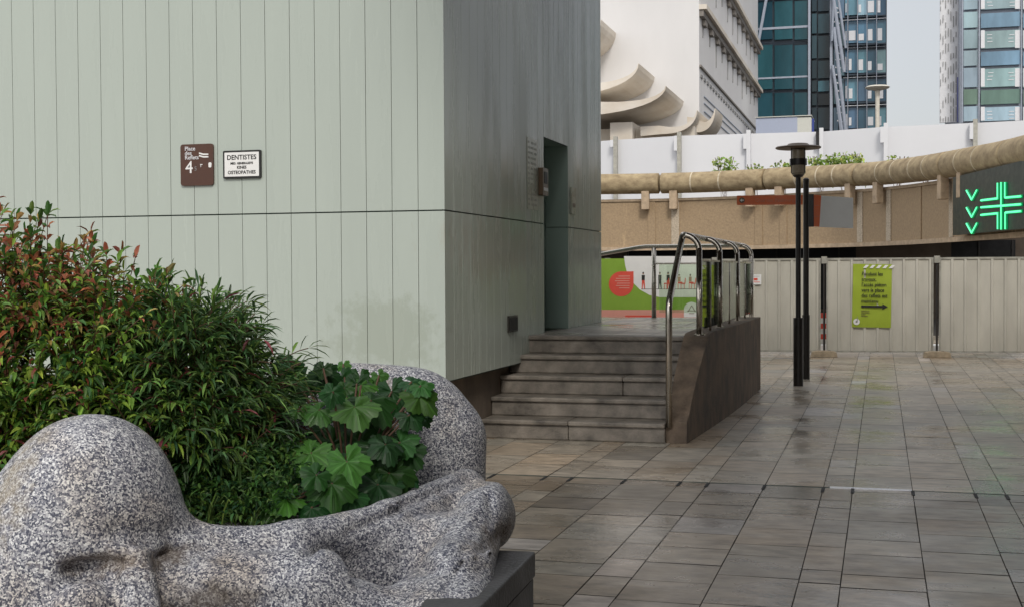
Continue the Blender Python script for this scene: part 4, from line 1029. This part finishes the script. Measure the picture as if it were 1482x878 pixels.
# the trough
tr = rbox((-1.60, 5.32, .95), (.95, .40, .42), .12, 17)
S = ssub(S, tr, .05)
groove([(712, 722), (690, 755), (672, 795), (655, 840)], .009, .02)
groove([(500, 772), (570, 742), (640, 712), (684, 696)], .012, .02, .012)
groove([(704, 716), (712, 745), (700, 778)], .007, .03)
groove([(730, 770), (706, 790), (690, 800)], .010, .03)
for k in range(4): groove([(664+k*2, 818+k*14), (690, 812+k*15), (708-k*2, 803+k*16)], .006, .012)
groove([(560, 738), (620, 716), (680, 690)], .008, .03, .01)
S += .004*np.sin(XX*7+YY*5)*np.sin(ZZ*9+YY*4)
def surface_nets(S):
    nx, ny, nz = S.shape; ins = S < 0
    c = np.zeros((nx-1, ny-1, nz-1), np.uint8)
    for i in (0, 1):
        for j in (0, 1):
            for k in (0, 1): c += ins[i:nx-1+i, j:ny-1+j, k:nz-1+k]
    act = (c > 0) & (c < 8); ids = -np.ones(act.shape, np.int64); I = np.argwhere(act); ids[act] = np.arange(len(I))
    acc = np.zeros((len(I), 3)); cnt = np.zeros(len(I))
    cor = [(i, j, k) for i in (0, 1) for j in (0, 1) for k in (0, 1)]
    for a in cor:
        for ax in range(3):
            if a[ax]: continue
            b = list(a); b[ax] = 1
            va = S[I[:, 0]+a[0], I[:, 1]+a[1], I[:, 2]+a[2]]; vb = S[I[:, 0]+b[0], I[:, 1]+b[1], I[:, 2]+b[2]]
            m = (va < 0) != (vb < 0); t = np.where(m, va/np.where(va-vb == 0, 1, va-vb), 0)
            p = np.array(a, float)[None]*np.ones((len(I), 1)); p[:, ax] += t
            acc[m] += p[m]; cnt[m] += 1
    V = I+acc/cnt[:, None]; Fc = []
    for ax in range(3):
        u, v = (ax+1) % 3, (ax+2) % 3
        sl0 = [slice(1, -1)]*3; sl0[ax] = slice(0, -1); sl1 = [slice(1, -1)]*3; sl1[ax] = slice(1, None)
        a = ins[tuple(sl0)]; b = ins[tuple(sl1)]; E = np.argwhere(a != b); sg = a[a != b]
        E = E+np.array([0 if q == ax else 1 for q in range(3)])
        def at(du, dv):
            q = E.copy(); q[:, u] -= du; q[:, v] -= dv; return ids[q[:, 0], q[:, 1], q[:, 2]]
        Q = np.stack([at(1, 1), at(0, 1), at(0, 0), at(1, 0)], 1)
        Q[~sg] = Q[~sg][:, ::-1]; Fc.append(Q)
    return V, np.concatenate(Fc)
Vn, Fn = surface_nets(S)
st_ = .0145; Vn = np.stack([gx[0]+Vn[:, 0]*st_, gy[0]+Vn[:, 1]*st_, gz[0]+Vn[:, 2]*st_], 1)
Vw = np.stack([Vn[:, 0]*ca-Vn[:, 1]*sa, Vn[:, 0]*sa+Vn[:, 1]*ca, Vn[:, 2]], 1)
del XX, YY, ZZ, S
me = bpy.data.meshes.new('granite_body'); pc_ = Vector(toW((-1.3, 5, 0)))
me.from_pydata((Vw-np.array(pc_)).tolist(), [], Fn.tolist()); me.materials.append(M['granite']); me.validate()
me.polygons.foreach_set('use_smooth', [True]*len(me.polygons))
gp_ = thing('granite_planter', pc_, 'speckled grey granite planter carved as a hooded head and folded limbs', 'planter')
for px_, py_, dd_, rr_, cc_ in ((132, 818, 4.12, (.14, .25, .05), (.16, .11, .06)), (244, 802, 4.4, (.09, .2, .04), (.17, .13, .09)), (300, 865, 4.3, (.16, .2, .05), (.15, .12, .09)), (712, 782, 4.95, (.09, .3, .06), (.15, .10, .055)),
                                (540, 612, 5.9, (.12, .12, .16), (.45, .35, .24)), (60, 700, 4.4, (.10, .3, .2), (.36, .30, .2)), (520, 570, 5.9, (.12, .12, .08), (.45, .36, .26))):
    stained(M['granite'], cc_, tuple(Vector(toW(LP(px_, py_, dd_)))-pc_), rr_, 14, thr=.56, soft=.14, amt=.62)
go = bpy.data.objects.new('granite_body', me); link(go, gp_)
smm = go.modifiers.new('smooth', 'SMOOTH'); smm.factor = .5; smm.iterations = 2
so_ = MB(); so_.hexa([toW(p) for p in ((-2.6, 4.8, .5), (-.55, 4.95, .5), (-.45, 5.7, .5), (-2.6, 5.9, .5))], [toW(p) for p in ((-2.6, 4.8, .60), (-.55, 4.95, .60), (-.45, 5.7, .60), (-2.6, 5.9, .60))])
part('soil', so_, M['soil'], gp_)
# dark slate base block
A = G(775, 797, .5); B = G(688, 884, .5); dd = (B-A).normalized(); B = A+dd*1.6; C = A+Vector((-.32, -.02, 0)); Dv = B+Vector((-.10, 0, 0))
bs = thing('base_block', (A.x-.3, A.y-.5, 0), 'dark slate base block jutting out under the granite planter', 'plinth')
def P2(v, z): return (v.x, v.y, z)
nn = Vector((dd.y, -dd.x, 0));
if nn.x < 0: nn = -nn
q = MB(); q.hexa([P2(p, .40) for p in (Dv, B, A, C)], [P2(p, .50) for p in (Dv, B, A, C)]); part('cap_slab', q, M['slab'], bs, bevel=.008)
ins_ = [Dv, B-nn*.008, A-nn*.008+Vector((0, -.006, 0)), C]
q = MB(); q.hexa([P2(p, 0) for p in ins_], [P2(p, .392) for p in ins_]); part('plinth', q, M['slab'], bs)

# ================================================================== PLANTS IN THE PLANTER
def VW(v): return Vector(toW((v[0], v[1], v[2])))
def dirW(d): return Vector((d[0]*ca-d[1]*sa, d[0]*sa+d[1]*ca, d[2]))
def spray(lf, stm, base, d, L, n_, ll, lw, colf, droop, pair_ang=55):
    """a twig with paired leaflets"""
    d = d.normalized(); p = base.copy(); pts = [p.copy()]; side = d.cross(rv3()).normalized()
    for k in range(n_):
        d = (d+Vector((0, 0, -droop/n_))).normalized(); p = p+d*(L/n_); pts.append(p.copy())
        for sgn in (-1, 1):
            q = side*sgn; ld_ = (d*math.cos(R(pair_ang))+q*math.sin(R(pair_ang))+rv3()*.22)
            leafmesh(lf, p, ld_, rv3()*.5+Vector((0, 0, 1)), ll*random.uniform(.7, 1.2), lw*random.uniform(.8, 1.2), colf(p), .5)
        side = (side+rv3()*.25).normalized(); side = (side-d*side.dot(d)).normalized()
    leafmesh(lf, p, d, rv3()*.5+Vector((0, 0, 1)), ll*1.15, lw, colf(p), .4)
    stm.tube(pts, .0022, 4, False)
def bush(blobs, n_, colf, Ls, ll, lw, pairs, droop, upb, core=0, pang=50):
    lf = MB(); stm = MB()
    for c, r_, wgt in blobs:
        for i in range(int(n_*wgt)):
            v = rng.normal(size=3); v /= np.linalg.norm(v)
            if v[1] > .3 and random.random() < .6: v[1] = -v[1]
            k = random.uniform(.45, 1.0)**.5
            p = np.array(c)+v*np.array(r_)*k*.94*(1+.10*math.sin(v[0]*9+c[0]*5)*math.sin(v[2]*7+v[1]*5))
            if p[2] < .60: continue
            nrm = v/np.array(r_); nrm /= np.linalg.norm(nrm)
            d = dirW(nrm)*.8+Vector((0, 0, upb))+rv3()*.4
            spray(lf, stm, VW(p)-d.normalized()*Ls*.5, d, Ls*random.uniform(.7, 1.25), pairs, ll, lw, colf, droop, pang)
    return lf, stm
def ncol(p):
    # local frame position
    lx = p.x*ca+p.y*sa; t = (p.z-1.32)*1.7 - (lx+1.95)*.35 + random.gauss(0, .22)
    rc = random.random()
    if t > .20 and rc < .52: return jit(random.choice([(.34, .11, .06), (.28, .10, .06), (.28, .20, .07)]), .3)
    if t > .0 and rc < .22: return jit((.16, .07, .04), .3)
    if rc < .05: return jit((.22, .06, .05), .3)
    if rc < .42: return jit((.20, .29, .045), .3)
    if rc < .75: return jit((.12, .22, .04), .3)
    return jit((.05, .12, .03), .3)
def dcol(p):
    r_ = random.random()
    if r_ < .03: return jit((.12, .03, .035), .3)
    if r_ < .4: return jit((.11, .19, .045), .3)
    return jit((.05, .105, .035), .35)
lf, stm = bush([((-2.25, 5.35, 1.12), (.80, .62, .62), 1.0), ((-1.80, 5.25, 1.02), (.50, .52, .60), .55), ((-2.35, 5.0, .95), (.55, .5, .55), .4), ((-1.50, 5.12, .88), (.36, .36, .36), .22)], 1150, ncol, .17, .056, .018, 6, .5, .25)
lf2, stm2 = bush([((-2.30, 5.4, 1.56), (.60, .35, .30), .5), ((-1.82, 5.4, 1.45), (.42, .35, .20), .3)], 330, ncol, .22, .07, .022, 5, .1, .9)
for q, q2 in ((lf, lf2), (stm, stm2)):
    n0 = len(q.v); q.v += q2.v; q.f += [tuple(i+n0 for i in fc) for fc in q2.f]; q.c += q2.c
for i in range(26):
    x = random.uniform(-2.6, -1.5); stm.tube([VW((x, 5.3+random.uniform(-.3, .3), .55)), VW((x+random.uniform(-.1, .1), 5.3, 1.0)), VW((x+random.uniform(-.25, .25), 5.3, 1.5))], .007, 6)
th = thing('nandina_shrub', VW((-2.1, 5.3, .6)), 'dense shrub of green leaves turning red at the tips, behind the granite dome', 'shrub'); part('foliage', lf, M['leaf'], th); part('stem', stm, M['stem'], th)
lf, stm = bush([((-1.36, 5.35, 1.03), (.36, .45, .50), 1.0), ((-1.22, 5.25, .85), (.30, .40, .34), .5)], 760, dcol, .16, .085, .013, 6, .5, .25, pang=38)
lf2, stm2 = bush([((-1.40, 5.4, 1.28), (.30, .3, .22), .4), ((-1.14, 5.4, 1.12), (.20, .3, .20), .3)], 320, dcol, .20, .10, .012, 6, .9, .8, pang=35)
for q, q2 in ((lf, lf2), (stm, stm2)):
    n0 = len(q.v); q.v += q2.v; q.f += [tuple(i+n0 for i in fc) for fc in q2.f]; q.c += q2.c
for i in range(14):
    x = random.uniform(-1.6, -1.15); stm.tube([VW((x, 5.3, .55)), VW((x+random.uniform(-.1, .1), 5.3, .95)), VW((x+random.uniform(-.1, .1), 5.3, 1.35))], .006, 6)
th = thing('narrow_leaved_shrub', VW((-1.3, 5.3, .6)), 'dark green shrub with long narrow leaves, right of the red tipped shrub', 'shrub'); part('foliage', lf, M['leaf'], th); part('stem', stm, M['stem'], th)

def lobed(mb, c, nrm, tip, size, colr, cup=.12):
    """palmate leaf with five toothed lobes; tip is the direction of the middle lobe"""
    nrm = nrm.normalized(); tip = (tip-nrm*tip.dot(nrm)).normalized(); s_ = tip.cross(nrm)
    N_ = 60; ring = []; ring2 = []; asym = random.uniform(-.35, .35); wob = random.uniform(0, 6); curl = random.uniform(.02, .13)
    for k in range(N_):
        a = -math.pi*.93+2*math.pi*.93*k/(N_-1)
        lobe = abs(math.cos(a*2.45+asym*math.sin(a))) if abs(a) < 2.6 else .55
        r_ = size*(.66+.29*lobe**.9)*(1-.13*abs(a)/math.pi)*(1+.055*((k % 3)-1))
        z = -cup*size*(r_/size)**2*1.6+.05*size*math.cos(a*4.9)+curl*size*math.sin(a*2+wob)*(r_/size)
        ring.append(c+tip*(r_*math.cos(a))+s_*(r_*math.sin(a))+nrm*z-Vector((0, 0, .10*size*max(0, math.cos(a)))))
        r2 = r_*.5; ring2.append(c+tip*(r2*math.cos(a))+s_*(r2*math.sin(a))+nrm*(.05*size*math.cos(a*4.9)-cup*size*.3))
    i = len(mb.v); mb.v += [tuple(c)]+[tuple(q) for q in ring2]+[tuple(q) for q in ring]
    for k in range(N_-1):
        # veins a little lighter
        a = -math.pi*.93+2*math.pi*.93*(k+.5)/(N_-1); vein = abs(math.sin(a*2.45)) < .09 and abs(a) < 2.5
        cc = tuple(q*1.45 for q in colr) if vein else tuple(q*(1+.12*math.sin(k*1.7+c.x*40)) for q in colr)
        mb.f += [(i, i+1+k, i+2+k), (i+1+k, i+1+N_+k, i+2+N_+k, i+2+k)]; mb.c += [cc, cc]
th = thing('lobed_leaf_plant', VW(LP(500, 730, 5.2)), 'leafy plant with broad lobed green leaves spilling over the granite rim', 'plant')
vm = MB(); stm = MB()
root = VW(LP(500, 735, 5.25))
lv = [(500, 572, 5.5, 38, 0), (536, 578, 5.35, 44, 0), (512, 588, 5.2, 36, 1), (460, 592, 5.2, 30, 1), (606, 574, 5.4, 36, 1), (592, 600, 5.35, 26, 0), (566, 566, 5.6, 34, 0),
      (448, 655, 5.05, 40, 1), (500, 668, 4.98, 42, 1), (478, 700, 4.9, 44, 1), (547, 650, 5.15, 46, 0), (562, 685, 5.1, 44, 0), (578, 640, 5.3, 30, 0), (590, 655, 5.3, 28, 0),
      (520, 630, 5.4, 38, 0), (430, 690, 5.05, 36, 0), (412, 722, 4.85, 30, 1), (448, 735, 4.82, 26, 0), (505, 720, 4.95, 30, 0), (545, 702, 5.05, 38, 0), (470, 540, 5.6, 30, 0), (440, 548, 5.7, 34, 0),
      (492, 548, 5.65, 28, 0), (420, 530, 5.6, 30, 0), (520, 545, 5.7, 24, 0), (575, 700, 5.15, 24, 0), (395, 735, 4.85, 24, 1), (520, 640, 5.3, 40, 0), (480, 640, 5.35, 40, 0), (540, 610, 5.45, 34, 0)]
lv += [(x_+random.uniform(-32, 32), y_+random.uniform(-30, 26), d_+random.uniform(-.04, .2), s_*random.uniform(.45, .7), random.random() < .3) for x_, y_, d_, s_, b_ in lv for _k in (0, 1)]
lv = [q_ for q_ in lv if q_[0] < 618 and q_[1] < 745-max(0, q_[0]-440)*.3]
for x, y, d_, s_, br_ in lv:
    c = VW(LP(x, y, d_)); toc = (O-c).normalized()
    nrm = toc*.75+Vector((0, 0, .62))+rv3()*.28
    tip = Vector((0, 0, -1))*.8+dirW(((x-500)/120, -.3, 0))+rv3()*.3
    colr = jit((.046, .125, .022) if br_ else (.018, .064, .016), .22)
    lobed(vm, c, nrm, tip, s_*d_/F*random.uniform(.95, 1.2), colr, random.uniform(.08, .35))
    mid_ = (root+c)/2+Vector((0, 0, .06)); stm.tube([root, mid_, c], .0045, 6)
part('foliage', vm, M['leaf'], th); part('stem', stm, M['stem'], th)
# low growth by the saddle
lf = MB()
for i in range(620):
    x = random.uniform(-1.42, -.86); y = random.uniform(4.80, 5.12); p = VW((x, y, random.uniform(.62, .70+.26*(y-4.7)/.42)))
    spray(lf, MB(), p, Vector((0, 0, 1))+rv3()*.8, .07, 3, .035, .014, lambda p: jit(random.choice([(.05, .12, .03), (.09, .17, .04), (.03, .08, .03)]), .25), .4)
gr = MB()
for i in range(110):
    b = VW((random.uniform(-1.28, -.92), random.uniform(4.8, 5.02), .60)); d = Vector((random.gauss(0, .35), random.gauss(0, .35), 1)).normalized()
    leafmesh(lf, b, d, rv3(), random.uniform(.2, .38), .007, jit((.13, .22, .06), .2), .8)
n0 = len(lf.v); lf.v += gr.v; lf.f += [tuple(i+n0 for i in fc) for fc in gr.f]; lf.c += gr.c
fl = part('ground_cover', lf, M['leaf']); fl['kind'] = 'stuff'; fl['label'] = 'low grass and small leaves along the inner rim of the granite planter'; fl['category'] = 'ground cover'
fw = MB(); c = VW(LP(326, 677, 4.95))
for k in range(6):
    a = k*math.pi/3; leafmesh(fw, c, Vector((math.cos(a), -.3, math.sin(a))), Vector((0, -1, 0)), .012, .01, None, 0)
ft = thing('small_flower', (c.x, c.y, .6), 'tiny pale violet flower on a thin stem in the planter', 'flower')
part('petals', fw, mat('violet_petal', (.5, .45, .8), .6), ft); part('stem', MB().tube([(c.x, c.y, .6), tuple(c)], .002, 5), mat('green_stem', (.06, .12, .03), .6), ft)
